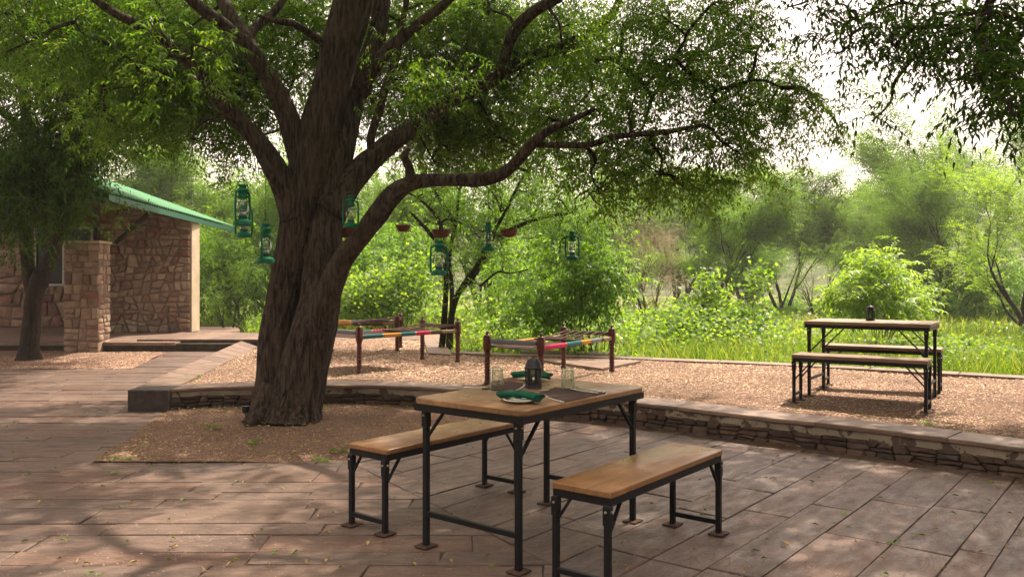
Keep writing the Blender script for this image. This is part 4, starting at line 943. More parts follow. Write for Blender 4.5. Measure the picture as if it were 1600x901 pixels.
for a in [
 ('dry_tree', 'pale brown half bare tree with thin dark trunk in the meadow middle', 1010, 322, 23, 'p', .95),
 ('acacia_tree', 'light green feathery tree just right of the pale brown half bare tree', 1115, 272, 27, 'a', .95),
 ('acacia_tree', 'feathery tree with dark leaning trunk left of the thin sapling', 1222, 262, 31, 'b', .9),
 ('sapling', 'thin straight sapling in the meadow left of the feathery shrub', 1278, 360, 27, 's', 1.1),
 ('acacia_tree', 'small hazy tree at the foot of the hill gap, above the feathery shrub', 1345, 292, 55, 'b', 1.),
 ('acacia_tree', 'hazy mid height tree filling the gap between sapling and large right-hand trees', 1410, 240, 40, 'a', .9),
 ('tall_acacia_tree', 'tallest loose crowned acacia at the right against the bright sky', 1500, 148, 33, 'c', .95),
 ('acacia_tree', 'dark trunked acacia in front of the tallest right-hand one', 1462, 235, 27, 'c', .85),
 ('leafy_tree', 'yellow green leafy tree at the right picture edge', 1625, 235, 19, 'y', 1.0),
 ('acacia_tree', 'dusky feathery tree behind the light green feathery one', 1165, 255, 44, 'b', 1.),
 ('acacia_tree', 'far feathery tree showing left of the pale brown half bare tree', 945, 270, 38, 'a', 1.),
 ('acacia_tree', 'far feathery tree showing right above the pale brown half bare tree', 1060, 250, 45, 'b', 1.1),
 ('broadleaf_tree', 'dark broadleaf tree behind the glossy leaved shrub', 880, 290, 24, 'g', .9),
 ('broadleaf_tree', 'broadleaf tree directly behind the slender many-stemmed tree', 760, 250, 27, 'g', 1.),
 ('acacia_tree', 'grey green feathery tree seen between big trunk and slender tree', 625, 262, 26, 'a', .8),
 ('broadleaf_tree', 'broadleaf tree showing just right of the big trunk', 560, 230, 32, 'g', 1.),
 ('broadleaf_tree', 'dense dark tree between the house corner and the big trunk', 430, 222, 24, 'g', .75),
 ('acacia_tree', 'bright tree rising directly over the far end of the green roof', 330, 285, 29, 'a', .9),
 ('acacia_tree', 'light green tree rising behind the middle of the green roof', 235, 235, 32, 'b', 1.2),
 ('acacia_tree', 'tree behind the near end of the green roof', 130, 215, 34, 'a', 1.2),
 ('broadleaf_tree', 'low dark tree filling the space right of the house wall end', 372, 345, 25, 'g', .8),
]: bgtree(a[0], a[1], *a[2:7])
bgtree('sapling', 'young thin stemmed tree standing right of the stone house', 358, 385, 20.5, 's', .9)
# far-off wood that reads as one mass
v = []
for k in range(70):
    y = RND.uniform(58, 120); x = RND.uniform(-.75, .75)*y; h = RND.uniform(3.5, 7.5); z0 = GZ+max(0, hillf(x, y))-.3
    c = ellips(60, (x, y, z0+h*.55), (h*.45, h*.45, h*.45)); v.append(clusters(c, 2, .3, 1.1, 6, .5, .2, .3))
o = foliage('far_woodland', v, M['acacia'], None); tag(o, 'hazy distant woodland at the foot of the hills', 'woodland')
# unseen wood behind and beside the viewer, added to block sky light
v = []
for k in range(130):
    a = RND.uniform(math.radians(128), math.radians(412)) ; r = RND.uniform(12, 17); x, y = r*math.cos(a), r*math.sin(a)-1
    if abs(x) < .72*y+3 or (x < -5 and y > 5): continue
    h = RND.uniform(1.5, 8.5); c = ellips(34, (x, y, h), (2.2, 2.2, 1.8)); v.append(clusters(c, 2, .4, 1.5, 6, .75, .34, .3))
o = foliage('unseen_woodland', v, M['neemdark'], None); tag(o, 'unseen woodland added behind and beside the viewer to deepen the shade', 'woodland')
# dense thicket masses low between trunks
for nm, lab, pt, bl_ in (
  ('thicket_bush', 'dark low thicket right of the house behind the long grass', (-7.2, 24, GZ), [(340, 440, 24, 60, 50, 1.2, 60), (400, 420, 23, 50, 70, 1.2, 60)]),
  ('thicket_bush', 'pale green thicket behind the lantern and slender trunks', (-3.2, 23, GZ), [(600, 410, 23, 60, 45, 1.2, 60), (650, 390, 24, 50, 45, 1.2, 50), (560, 430, 22, 50, 35, 1., 40)]),
  ('thicket_bush', 'round bush in the dry grass below the leaning feathery tree', (12.5, 36, GZ), [(1235, 478, 36, 30, 14, 1., 24)]),
  ('thicket_bush', 'broad dark bush under the large trees at the right', (14.0, 27, GZ), [(1520, 470, 26, 90, 30, 1.2, 90), (1560, 430, 25, 60, 50, 1.2, 60)]),
  ('thicket_bush', 'dark undergrowth behind the glossy leaved shrub', (1.2, 20, GZ), [(850, 440, 20, 90, 60, 1.2, 50)])):
    shrub(nm, lab, 'bush', pt, bl_, 4, 8, .5, .16, .06, M['midleaf'], .3, 2)
# creeper mounds climbing stakes in the meadow
for nm, lab, pt, bl_ in (
  ('creeper_mound', 'pointed creeper covered mound in front of the light green feathery tree', (4.0, 17.0, GZ), [(1100, 500, 17, 45, 38, .5, 46), (1112, 455, 17, 14, 30, .15, 14), (1060, 520, 16, 55, 24, .5, 34)]),
  ('creeper_mound', 'lower creeper mound with a thin upright shoot, right of the pointed one', (5.2, 17.5, GZ), [(1160, 505, 17.5, 40, 28, .5, 30), (1183, 450, 17.5, 8, 32, .1, 10)]),
  ('creeper_mound', 'broad bright creeper mound behind the rope beds', (-2.7, 19, GZ), [(610, 455, 19, 80, 30, .8, 90), (560, 470, 18.5, 50, 24, .6, 40), (645, 430, 19, 30, 26, .4, 20)])):
    base = Vector(pt); o = thing(nm, lab, 'creeper', pt); C_ = pixel_clusters(bl_)-np.array(base); mb = MB()
    for c in C_[::3]: twig(mb, (RND.uniform(-.2, .2), 0, -.05), c, .01, .004, .05)
    mb.build('stems', M['bark2'], o, kind='stuff'); c = sub(C_, 34, .17); foliage('foliage', [leaves(c, rng.normal(0, 1, c.shape)+[0, -.2, .2], .10, .075)], M['vine'], o)

# ---------------------------------------------------------------- house
hs = thing('stone_house', 'single storey rubble stone house with green corrugated roof and cream corner', 'house')
HZ = 18.5; PT = .17; HB = 20.6
pl_ = MB().poly_prism([(-15.5, PZ), (band_l[1].x+.1, PZ), (-6.4, 19.5), (-7.2, 21.9), (-15.5, 21.9)], -.1, PT-.03).build('plinth', M['dmortar'], hs)
mbp = [(-15.5, PZ-.03), (band_l[1].x+.12, PZ-.03), (-6.35, 19.5), (-6.35, 20.4), (-6.5, 20.9), (-15.5, 20.9)]
y = PZ-.03; Rp = random.Random(77)
while y < HB+.1:
    wy = Rp.uniform(.42, .6); x = -13.
    while x < -4.5:
        wx = Rp.uniform(.6, 1.1); pl = clip_conv([(x, y), (x+wx, y), (x+wx, y+wy), (x, y+wy)], mbp)
        pl = inset(dedupe(pl), .004) if len(pl) >= 3 else []
        if len(pl) >= 3 and area(pl) > .01:
            c0 = (sum(p[0] for p in pl)/len(pl), sum(p[1] for p in pl)/len(pl))
            o = MB().poly_prism([(p[0]-c0[0], p[1]-c0[1]) for p in pl], -.06, .0, .004).build('plinth_slab', M['coping'], hs); o.location = (*c0, PT)
        x += wx
    y += wy
xr = (297-800)/F*HZ; ez = 2.70
eave0, eave1 = Vector((-6.47, 13.4, ez)), Vector((-7.39, 22.3, ez))
ex = lambda y: eave0.x+(eave1.x-eave0.x)*(y-eave0.y)/(eave1.y-eave0.y)
sl = .365; RW = 3.0
rz_ = lambda x, y: ez+(ex(y)-x)*sl if x > ex(y)-RW else ez+(2*RW-(ex(y)-x))*sl
XW = -9.15                                  # the wall steps back behind a verandah left of here
def wall_prism(poly, y, th, name):
    n = len(poly); mb = MB(); mb.add([(x, y, z) for x, z in poly]+[(x, y+th, z) for x, z in poly], [tuple(range(n)), tuple(range(2*n-1, n-1, -1))]+[(k, k+n, (k+1) % n+n, (k+1) % n) for k in range(n)]); return mb.build(name, M['mortar'], hs)
wallpoly = [(XW, PT), (xr, PT), (xr, rz_(xr, HZ)-.06), (XW, rz_(XW, HZ)-.06)]
backpoly = [(-15.0, PT), (XW, PT), (XW, rz_(XW, HB)-.06), (ex(HB)-RW, rz_(ex(HB)-RW, HB)-.06), (ex(HB)-2*RW, ez-.06), (-15, ez-.06)]
wall_prism(wallpoly, HZ+.02, .44, 'wall'); wall_prism(backpoly, HB+.02, .3, 'wall')
MB().box((XW+.2, (HZ+HB)/2+.25, 1.5), (.36, HB-HZ-.46, 2.66)).build('return_wall', M['mortar'], hs)
MB().box((-15.1, 18.6, 1.4), (.3, 5.6, 2.5)).build('side_wall', M['mortar'], hs)
# cream rendered end of the wall and the side wall behind
MB().box((xr+.012, HZ+.26, (PT+2.66)/2), (.03, .46, 2.62-PT)).build('cream_corner', M['cream'], hs)
win = (-11.75, -10.35, 1.22, 2.62)
Rh = random.Random(3); pcs = []
def rubble_rect(x0, x1, z0, z1, am):
    out = []; bsp([(x0, z0), (x1, z0), (x1, z1), (x0, z1)], am, Rh, out, .34); return out
pcs += [(q, 0) for q in rubble_rect(XW+.005, xr-.002, PT, 3.9, .040)]
for rc in ((-13.2, win[0], PT, 3.9, .14), (win[0], win[1], PT, win[2], .11), (win[0], win[1], win[3], 3.9, .11), (win[1], XW-.01, PT, 3.9, .10)): pcs += [(q, 1) for q in rubble_rect(*rc)]
cnt = 0
backtop = [(-15.0, PT), (XW, PT), (XW, rz_(XW, HB)-.06), (ex(HB)-RW, rz_(ex(HB)-RW, HB)-.06), (-15, ez-.06)]
for pl, bk in pcs:
    pl = clip_conv(pl, backtop if bk else wallpoly); yw = HB if bk else HZ
    if len(pl) >= 3 and cnt < 298 and stone_piece(pl, lambda a, b, c: (a, yw+.02-b, c), .055, Rh, 'stone', M['rubble'], hs, .009): cnt += 1
print('house stones', cnt)
wf = MB(); x0, x1, z0, z1 = win
for a, b in (((x0, z0), (x1, z0)), ((x0, z1), (x1, z1)), ((x0, z0), (x0, z1)), ((x1, z0), (x1, z1)), (((x0+x1)/2, z0), ((x0+x1)/2, z1))): wf.bar((a[0], HB-.03, a[1]), (b[0], HB-.03, b[1]), .05, .06, up=(0, 1, 0))
wfo = wf.build('window', M['white'], hs)
MB().box((x0/2+x1/2, HB+.01, (z0+z1)/2), (x1-x0-.04, .02, z1-z0-.04)).build('pane', M['wglass'], wfo)
# corrugated roof
rf = MB(); ny = 178
def roof_sheet(side):
    v = []; n2 = 6
    for j in range(ny*2+1):
        y = eave0.y+(eave1.y-eave0.y)*j/(ny*2); ph = .014*math.sin(j*PI/2*.72)
        for i in range(n2+1):
            t = i/n2*RW; x = ex(y)-t if side > 0 else ex(y)-2*RW+t; v.append((x, y, ez+.05+t*sl+ph))
    f = [(j*(n2+1)+i, j*(n2+1)+i+1, (j+1)*(n2+1)+i+1, (j+1)*(n2+1)+i) for j in range(ny*2) for i in range(n2)]
    rf.add(v, f)
roof_sheet(1); roof_sheet(-1)
rob = rf.build('roof', M['roof'], hs); sm = rob.modifiers.new('thickness', 'SOLIDIFY'); sm.thickness = .012; sm.offset = -1
fa = MB(); fa.bar((ex(13.4)-.03, 13.42, ez-.03), (ex(22.3)-.03, 22.28, ez-.03), .03, .11); 
fa.build('fascia', M['fascia'], hs)
for side in (1, -1):
    g = MB(); p, q = Vector((ex(13.45)-.05, 13.45, ez-.06)), Vector((ex(13.45)-RW, 13.45, ez+RW*sl-.06))
    if side < 0: p = Vector((ex(13.45)-2*RW, 13.45, ez-.06))
    g.bar(p, q, .05, .16); g.build('barge_board', M['fascia'], hs)
for yy in np.arange(14.2, 22, .95):
    r = MB(); r.bar((ex(yy)-.08, yy, ez-.02), (ex(yy)-RW, yy, ez+RW*sl-.05), .05, .08); r.build('rafter', M['fascia'], hs)
st_ = MB(); st_.bar((-7.7, 16.2, 2.06), (ex(16.2)-.25, 16.2, ez-.02), .07, .07); st_.build('roof_strut', M['bark2'], hs)
# stone pillar in front of the house
pc = thing('stone_pillar', 'square free standing rubble stone pillar with flat cap before the house', 'pillar')
cx0, cx1, cy0, cy1, ch = -8.38, -7.72, 15.58, 16.03, 2.03
MB().box(((cx0+cx1)/2, (cy0+cy1)/2, ch/2), (cx1-cx0-.03, cy1-cy0-.03, ch)).build('core', M['mortar'], pc)
out = []; bsp([(cx0, 0), (cx1, 0), (cx1, ch), (cx0, ch)], .036, Rh, out, .1)
for q in out: stone_piece(q, lambda a, b, c: (a, cy0+.015-b, c), .03, Rh, 'stone', M['rubble'], pc, .007)
out = []; bsp([(cy0, 0), (cy1, 0), (cy1, ch), (cy0, ch)], .028, Rh, out, .1)
for q in out: stone_piece(q, lambda a, b, c: (cx1-.015+b, a, c), .03, Rh, 'stone', M['rubble'], pc, .007)
MB().box(((cx0+cx1)/2, (cy0+cy1)/2, ch+.025), (cx1-cx0+.06, cy1-cy0+.06, .05), bev=.008).build('cap', M['cream'], pc)

# ---------------------------------------------------------------- tables and benches
def rrect(hx, hy, r, n=4):
    out = []
    for cx, cy, a0 in ((hx-r, hy-r, 0), (-hx+r, hy-r, PI/2), (-hx+r, -hy+r, PI), (hx-r, -hy+r, 3*PI/2)):
        for k in range(n+1):
            a = a0+PI/2*k/n; out.append((cx+r*math.cos(a), cy+r*math.sin(a)))
    return out
def furniture(name, label, cat, loc, rz, L, Wd, ztop, ll, lw, stz, bdrop, bin_, topmat, thick, cr_=.012, group=None, topname='tabletop', bw=.016, allen=False):
    t = thing(name, label, cat, loc, rz, group)
    pr = rrect(L/2, Wd/2, cr_); mb = MB(); n = len(pr)
    lv = [(ztop-thick, .003), (ztop-thick+.004, 0), (ztop-.005, 0), (ztop-.0015, .0025), (ztop, .006)]; Rr = random.Random(hash(label) % 999)
    vs = []
    for z, ins in lv: vs += [(x*(1-ins/(L/2)), y*(1-ins/(Wd/2)), z) for x, y in pr]
    fs = [(r*n+k, r*n+(k+1) % n, (r+1)*n+(k+1) % n, (r+1)*n+k) for r in range(4) for k in range(n)]+[tuple(4*n+k for k in range(n)), tuple(range(n-1, -1, -1))]
    mb.add(vs, fs); mb.build(topname, M[topmat], t, auto=35)
    zf = ztop-thick; fh = .034; fr = MB(); hx, hy = L/2-.006, Wd/2-.006
    for sy in (-1, 1): fr.box((0, sy*(hy-.004), zf-fh/2-.001), (hx*2, .008, fh)); fr.box((0, sy*(hy-.02), zf-.004), (hx*2-.02, .03, .006))
    for sx in (-1, 1): fr.box((sx*(hx-.004), 0, zf-fh/2-.001), (.008, hy*2-.018, fh)); fr.box((sx*(hx-.02), 0, zf-.0045), (.03, hy*2-.08, .006))
    fr.build('frame', M['black'], t)
    s = .0295 if ztop > .6 else .028
    for sx in (-1, 1):
        for sy in (-1, 1):
            x, y = sx*ll/2, sy*lw/2; lg = MB(); lg.box((x, y, (zf-.03)/2+.004), (s, s, zf-.036), bev=.003); lg.box((x, y, zf-.075), (s+.007, s+.007, .085), bev=.003)
            lo = lg.build('leg', M['black'], t)
            MB().box((x, y, .0055), (.095, .085, .009), rz=0, bev=.003).build('foot_plate', M['rust'], lo)
            b = MB(); 
            for dx, dy in ((-sx, 0), (0, -sy)):
                for k in ((0,), ): b.box((x-dx*(s/2+.005), y-dy*(s/2+.005), zf-.058), (.012, .012, .012), bev=.003)
            b.build('bolt', M['bolt'], lo)
            b = MB(); lenb = allen or sy < 0
            if lenb: b.bar((x-sx*s*.3, y, zf-bdrop), (x-sx*bin_, y, zf-fh+.006), bw, bw*.55)
            else: b.bar((x, y-sy*s*.3, zf-bdrop*.85), (x, y-sy*bin_*.75, zf-fh+.006), bw, bw*.55)
            b.build('brace', M['black'], t)
        q = MB(); q.bar((sx*ll/2, -lw/2+s/2, stz), (sx*ll/2, lw/2-s/2, stz), .022, .026, bev=.002); q.build('stretcher', M['black'], t)
    return t
T1 = dict(loc=(.1206, 4.4736, 0), rz=.8968)
furniture('dining_table', 'wooden topped table on black iron legs in foreground, laid with glasses and napkins', 'table', T1['loc'], T1['rz'], 1.12, .715, .76, 1.0377, .5991, .17, .20, .17, 'wood', .030, .045, bw=.018)
furniture('bench', 'orange brown wooden bench on black iron legs, left of the laid table', 'bench', (-.4291, 4.9787, 0), .8928, 1.146, .312, .455, 1.1278, .2704, .065, .16, .11, 'woodb', .028, .014, topname='seat')
furniture('bench', 'shiny wooden bench at the right front of the laid table, cut by the picture bottom', 'bench', (.6514, 4.1015, 0), .9075, 1.146, .312, .455, 1.1278, .2704, .065, .16, .11, 'woodb', .030, .014, topname='seat')
furniture('dining_table', 'bare wooden topped table with black legs on the sunlit gravel terrace', 'table', (3.545, 8.222, TH), -.591, 1.13, .68, .745, 1.05, .575, .17, .27, .24, 'oldwood', .032, .02, bw=.02, allen=True)
furniture('bench', 'near bench of the table on the gravel terrace, its shadow in front', 'bench', (3.177, 7.615, TH), -.577, 1.15, .30, .455, 1.115, .25, .08, .20, .16, 'oldwood', .032, .01, topname='seat', bw=.02, allen=True)
furniture('bench', 'far bench of the terrace table, seen between the table legs', 'bench', (3.886, 8.78, TH), -.53, 1.15, .30, .455, 1.10, .26, .08, .20, .16, 'oldwood', .032, .01, topname='seat', bw=.02, allen=True)

# ---------------------------------------------------------------- things on the tables
TZ = .7605
def candle_lantern(label, loc, s, rz, n=8):
    t = thing('candle_lantern', label, 'lantern', loc, rz); r = .047*s
    MB().lathe([(r*1.05, 0), (r*1.05, .006*s), (r, .010*s), (r, .028*s), (r*.9, .030*s), (.0, .030*s)], 6).build('base', M['iron'], t, auto=30)
    for k in range(6):
        a = 2*PI*(k+.5)/6; MB().bar((r*.93*math.cos(a), r*.93*math.sin(a), .028*s), (r*.93*math.cos(a), r*.93*math.sin(a), .108*s), .016*s, .006*s, up=(math.cos(a), math.sin(a), 0)).build('post', M['iron'], t)
    MB().lathe([(r*.82, .03*s), (r*.82, .105*s)], 6).build('pane', M['glass'], t)
    MB().lathe([(r*.85, .104*s), (r*1.1, .106*s), (r*1.12, .114*s), (r*1.0, .120*s), (r*.95, .135*s), (r*.78, .152*s), (r*.5, .164*s), (r*.15, .170*s), (r*.12, .176*s), (0, .177*s)], 16).build('dome', M['iron'], t, auto=35)
    return t
g = G(833.5, 605.5, TZ); candle_lantern('dark domed candle lantern in the middle of the laid table', g, .98, .3)
g = G(1360, 508.5, TH+.745+.001)
g = Vector(((1360-HX)/F*8.3, 8.3, TH+.7455)); candle_lantern('small black candle lantern alone on the bare terrace table', g, .88, .2)
def tumbler(label, loc, rz):
    t = thing('glass_tumbler', label, 'glass', loc, rz); mb = MB()
    pr = [(.0405, 0), (.039, .045), (.0345, .118), (.033, .1215), (0, .1215)]; mb.lathe(pr, 28); mb.lathe([(.0385, .001), (.037, .045), (.0325, .106), (.0, .106)], 28)
    mb.build('body', M['glass'], t, smooth=False, auto=40)
    fl = MB()
    for k in range(14):
        a = 2*PI*k/14; fl.bar((.0385*math.cos(a), .0385*math.sin(a), .055), (.0342*math.cos(a), .0342*math.sin(a), .117), .0022, .0022)
    fl.build('fluting', M['glass'], t); return t
tumbler('upturned drinking glass on the left side of the laid table', G(776, 609, TZ), 0); tumbler('upturned drinking glass on the right side of the laid table', G(888, 609.5, TZ), .2)
def plate_(label, loc, r=.085):
    o = MB().lathe([(r*.55, 0), (r*.6, .002), (r*.95, .013), (r, .015), (r*.97, .0165), (r*.6, .0055), (0, .004)], 36).build('side_plate', M['ceramic'], smooth=True, loc=loc); return tag(o, label, 'plate')
def napkin(label, loc, rz, L=.23, Wd=.078):
    v = []; nx, ns = 24, 14
    for i in range(nx+1):
        x = -L/2+L*i/nx; tw = .002*math.sin(i*.55)
        for k in range(ns):
            a = 2*PI*k/ns; yy = math.cos(a)*Wd/2*(1+.03*math.sin(i*.9)); zz = math.sin(a)*(.018+.0015*math.sin(i*.7)); zz = zz if abs(math.cos(a)) > .5 else zz+.002*math.sin(k*5+i)
            v.append((x+.012*math.sin(a*2), yy+tw, zz+.020+.012*(1-(2*i/nx-1)**2)))
    f = [(i*ns+k, i*ns+(k+1) % ns, (i+1)*ns+(k+1) % ns, (i+1)*ns+k) for i in range(nx) for k in range(ns)]+[tuple(range(ns-1, -1, -1)), tuple(nx*ns+k for k in range(ns))]
    mb = MB(); mb.add(v, f)
    for q in range(3):      # fold edges showing along the side
        mb.box((.0, -Wd/2*.95+q*.003, .016+q*.007), (L*.97, .006, .003), bev=.001)
    o = mb.build('napkin', M['napkin'], auto=50, loc=loc); o.rotation_euler.z = rz; return tag(o, label, 'napkin')
n1 = G(813, 628, TZ); plate_('white side plate under the near green napkin', n1); napkin('dark green rolled napkin nearest the viewer on the laid table', n1+Vector((0, 0, .008)), -.62)
n2 = G(831, 594, TZ); plate_('white side plate under the far green napkin behind the lantern', n2); napkin('dark green rolled napkin behind the candle lantern', n2+Vector((0, 0, .008)), -.35)
def placemat(label, pxs):
    ps = [G(a, b, TZ) for a, b in pxs]; c = sum(ps, Vector())/len(ps); pl = [(p.x-c.x, p.y-c.y) for p in ps]
    if area(pl) < 0: pl.reverse()
    o = MB().poly_prism(pl, 0, .003, .0008).build('placemat', M['mat'], loc=c); tag(o, label, 'placemat')
placemat('brown woven placemat at the right of the laid table', [(838, 615.5), (868, 605), (946, 614.5), (884, 628)])
placemat('brown woven placemat at the left of the laid table', [(752, 607.5), (790, 596), (822, 599), (800, 611)])
def cutlery(kind, label, a, b):
    A, B = G(*a, TZ+.003), G(*b, TZ+.003); d_ = B-A; L = d_.length; mb = MB()
    P = [(0, 0, .003), (L*.35, 0, .004), (L*.68, 0, .006), (L*.76, 0, .009)]; mb.tube(P, [.0045, .0032, .0026, .003], 8)
    if kind == 'spoon':
        n = 14; c = (L*.88, 0, .008); ring = []
        v = [(c[0], 0, .003)]+[(c[0]+math.cos(2*PI*k/n)*L*.13, math.sin(2*PI*k/n)*.017, .010) for k in range(n)]
        mb.add(v, [(0, 1+k, 1+(k+1) % n) for k in range(n)])
    else:
        mb.box((L*.81, 0, .010), (L*.10, .019, .002), bev=.0006)
        for q in range(4): mb.box((L*.93, -.0075+q*.005, .011), (L*.14, .0022, .0018))
    o = mb.build(kind, M['steel'], auto=50, loc=A); o.rotation_euler.z = math.atan2(d_.y, d_.x); tag(o, label, kind)
cutlery('spoon', 'steel spoon at the left table edge', (725, 606), (761, 608)); cutlery('spoon', 'steel spoon right of the right-hand glass', (946, 613.5), (893, 606))
cutlery('fork', 'steel fork lying on the right-hand placemat beside the spoon', (935, 615), (886, 609.5)); cutlery('fork', 'steel fork between the near napkin and the right-hand placemat', (882, 629), (846, 620))
cutlery('fork', 'small steel fork in front of the candle lantern foot', (858, 611), (836, 613.5)); cutlery('spoon', 'steel spoon beside the candle lantern on the left-hand placemat', (812, 609), (823, 602))

# ---------------------------------------------------------------- rope beds
def rope_bed(label, loc, rz, L, Wd, bands, H_=.60):
    t = thing('rope_bed', label, 'rope bed', loc, rz, 'wooden rope beds on the gravel terrace'); rzh = .425; ze_ = .478
    pro = [(.032, 0), (.038, .012), (.034, .03), (.026, .045), (.030, .06)]
    z = .07
    while z < .33: pro += [(.027, z), (.034, z+.010), (.034, z+.018), (.027, z+.028)]; z += .036
    pro += [(.026, .345), (.036, .362), (.040, .372)]
    for sx in (-1, 1):
        for sy in (-1, 1):
            x, y = sx*L/2, sy*Wd/2; lg = MB(); lg.lathe(pro, 14, (x, y, 0)); lg.lathe([(.028, .37), (.044, .385), (.047, .40), (.047, .525), (.038, .545), (.020, .552), (.012, .560), (.018, .572), (.016, .585), (0, .592)], 8, (x, y, 0))
            lg.v = [(a, b, c*H_/.592) for a, b, c in lg.v]; lg.build('leg', M['maroon'], t, auto=35)
    k = H_/.592; zr = rzh*k; ze = ze_*k
    for sy in (-1, 1):
        MB().bar((-L/2+.03, sy*Wd/2, zr), (L/2-.03, sy*Wd/2, zr), .042, .045, bev=.008).build('rail', M['oldwood'], t)
        segs = bands[0 if sy < 0 else 1]
        for (a, b, c) in segs: MB().bar((-L/2+.04+(L-.08)*a, sy*Wd/2, zr), (-L/2+.04+(L-.08)*b, sy*Wd/2, zr), .050, .053, bev=.012).build('cloth_band', M[c], t)
    for sx in (-1, 1):
        MB().bar((sx*L/2, -Wd/2+.03, ze), (sx*L/2, Wd/2-.03, ze), .045, .045, bev=.008).build('rail', M['maroond'], t)
        if sx < 0: MB().bar((sx*L/2, -Wd/2+.045, ze), (sx*L/2, Wd/2-.045, ze), .052, .053, bev=.012).build('cloth_band', M['c_grey'], t)
    wv = MB(); xe = L*.06; nL = int((L/2+xe)/.028)
    for i in range(nL):
        x = -L/2+.03+i*.028; wv.bar((x, -Wd/2, zr+.012), (x, -Wd/4, zr-.02), .020, .006); wv.bar((x, -Wd/4, zr-.02), (x, Wd/4, zr-.02), .020, .006); wv.bar((x, Wd/4, zr-.02), (x, Wd/2, zr+.012), .020, .006)
    for j in range(int(Wd/.03)):
        y = -Wd/2+.03+j*.03; wv.bar((-L/2, y, zr+.012-.03*min(1, (1-abs(y)/(Wd/2))*2)), (xe, y, zr+.014-.03*min(1, (1-abs(y)/(Wd/2))*2)), .018, .005)
    wv.tube([(xe, -Wd/2, zr+.014), (xe, Wd/2, zr+.014)], .012, 6); wv.build('webbing', M['rope'], t, kind='stuff')
    tn = MB(); n = 11
    for j in range(n):
        y0 = -Wd/2+.05+(Wd-.1)*j/(n-1); y1 = y0+(.07 if j % 2 else -.03)
        y1 = max(-Wd/2+.04, min(Wd/2-.04, y1)); tn.tube([(xe, y0, zr+.012), (L/2-.02, y1, ze+.022), (L/2+.02, y1, ze+.022)], .0055, 5); tn.tube([(L/2-.026, y1, ze-.02), (L/2-.026, y1, ze+.024)], .006, 5); 
    tn.build('tension_ropes', M['rope'], t, kind='stuff'); return t
def W4(fr): return fr
rope_bed('maroon rope bed directly behind the laid table, with magenta, grey and mustard bands', (.488, 9.834, TH), 1.03, 1.827, .68,
         [[(0, .30, 'c_pink'), (.30, .52, 'c_teal'), (.52, .66, 'c_yellow'), (.66, .82, 'c_grey'), (.82, .87, 'c_brown')], [(0, .3, 'c_grey'), (.3, .6, 'c_yellow'), (.6, .85, 'c_brown')]], .585)
rope_bed('maroon rope bed just right of the big trunk, with teal, mustard and magenta bands', (-1.59, 11.172, TH), .854, 1.72, .72,
         [[(0, .20, 'c_teal'), (.20, .38, 'c_yellow'), (.38, .54, 'c_teal'), (.54, .70, 'c_pink'), (.70, .84, 'c_brown')], [(0, .3, 'c_grey'), (.3, .45, 'c_teal'), (.45, .62, 'c_pink'), (.62, .8, 'c_brown')]], .615)
br = G(612, 550, TH)
rope_bed('rope bed furthest back, half hidden by the big trunk, with mustard and teal bands', (br.x-.88, br.y+.46, TH), .06, 1.85, .74,
         [[(0, .35, 'c_grey'), (.35, .62, 'c_yellow'), (.62, .9, 'c_brown')], [(0, .4, 'c_grey'), (.4, .56, 'c_yellow'), (.56, .72, 'c_teal'), (.72, .92, 'c_brown')]], .615)

# ---------------------------------------------------------------- hanging lanterns and bowls
def hurricane(label, px, ytop, ybot, dist, rz, wire_to):
    base = W(px, ybot, dist); h = (ybot-ytop)/F*dist; k = h/.30
    t = thing('hurricane_lantern', label, 'lantern', base, rz, 'green lanterns hanging from the tree')
    L_ = lambda pr: [(r*k, z*k) for r, z in pr]
    MB().lathe(L_([(.058, 0), (.066, .004), (.068, .022), (.064, .034), (.045, .044), (.030, .050), (.028, .058), (.036, .062), (.036, .070), (.0, .071)]), 20).build('tank', M['lgreen'], t, auto=40)
    MB().lathe(L_([(.022, .070), (.030, .078), (.030, .090), (.018, .098), (0, .100)]), 16).build('burner', M['bolt'], t, auto=40)
    MB().lathe(L_([(.030, .082), (.044, .110), (.047, .135), (.038, .175), (.028, .200)]), 20).build('chimney_glass', M['glass'], t, smooth=True)
    MB().lathe(L_([(.030, .198), (.040, .202), (.040, .214), (.032, .222), (.034, .244), (.044, .250), (.042, .262), (.024, .274), (.024, .284), (.034, .290), (.030, .298), (0, .300)]), 20).build('cap', M['lgreen'], t, auto=40)
    for s_ in (-1, 1):
        P, R_ = smooth_path([(s_*.040*k, 0, .248*k), (s_*.060*k, 0, .240*k), (s_*.070*k, 0, .215*k), (s_*.072*k, 0, .12*k), (s_*.070*k, 0, .045*k), (s_*.058*k, 0, .028*k)], [.0085*k]*6, 4)
        MB().tube(P, R_, 8).build('frame_tube', M['lgreen'], t, smooth=True)
    for zz in (.105, .17): MB().tube([(.050*k*math.cos(a), .050*k*math.sin(a), zz*k) for a in np.linspace(0, 2*PI, 17)], .0018*k, 4).build('wire_guard', M['lgreen'], t)
    P, R_ = smooth_path([(-.072*k, 0, .20*k), (-.066*k, 0, .27*k), (-.03*k, 0, .325*k), (0, 0, .335*k), (.03*k, 0, .325*k), (.066*k, 0, .27*k), (.072*k, 0, .20*k)], [.0025*k]*7, 4)
    MB().tube(P, R_, 5).build('bail_handle', M['lgreen'], t)
    MB().tube([(0, 0, .335*k), (0, 0, wire_to-base.z)], .002, 4).build('wire', M['iron'], t); return t
hurricane('green hurricane lantern hanging highest and leftmost, turned three quarters', 379, 288, 353, 6.3, 1.15, 3.2)
hurricane('green hurricane lantern hanging half hidden just below the leftmost one', 381, 318, 371, 7.4, .15, 3.2)
hurricane('green hurricane lantern seen edge on, close left of the big trunk', 415, 349, 411, 6.6, 1.45, 3.0)
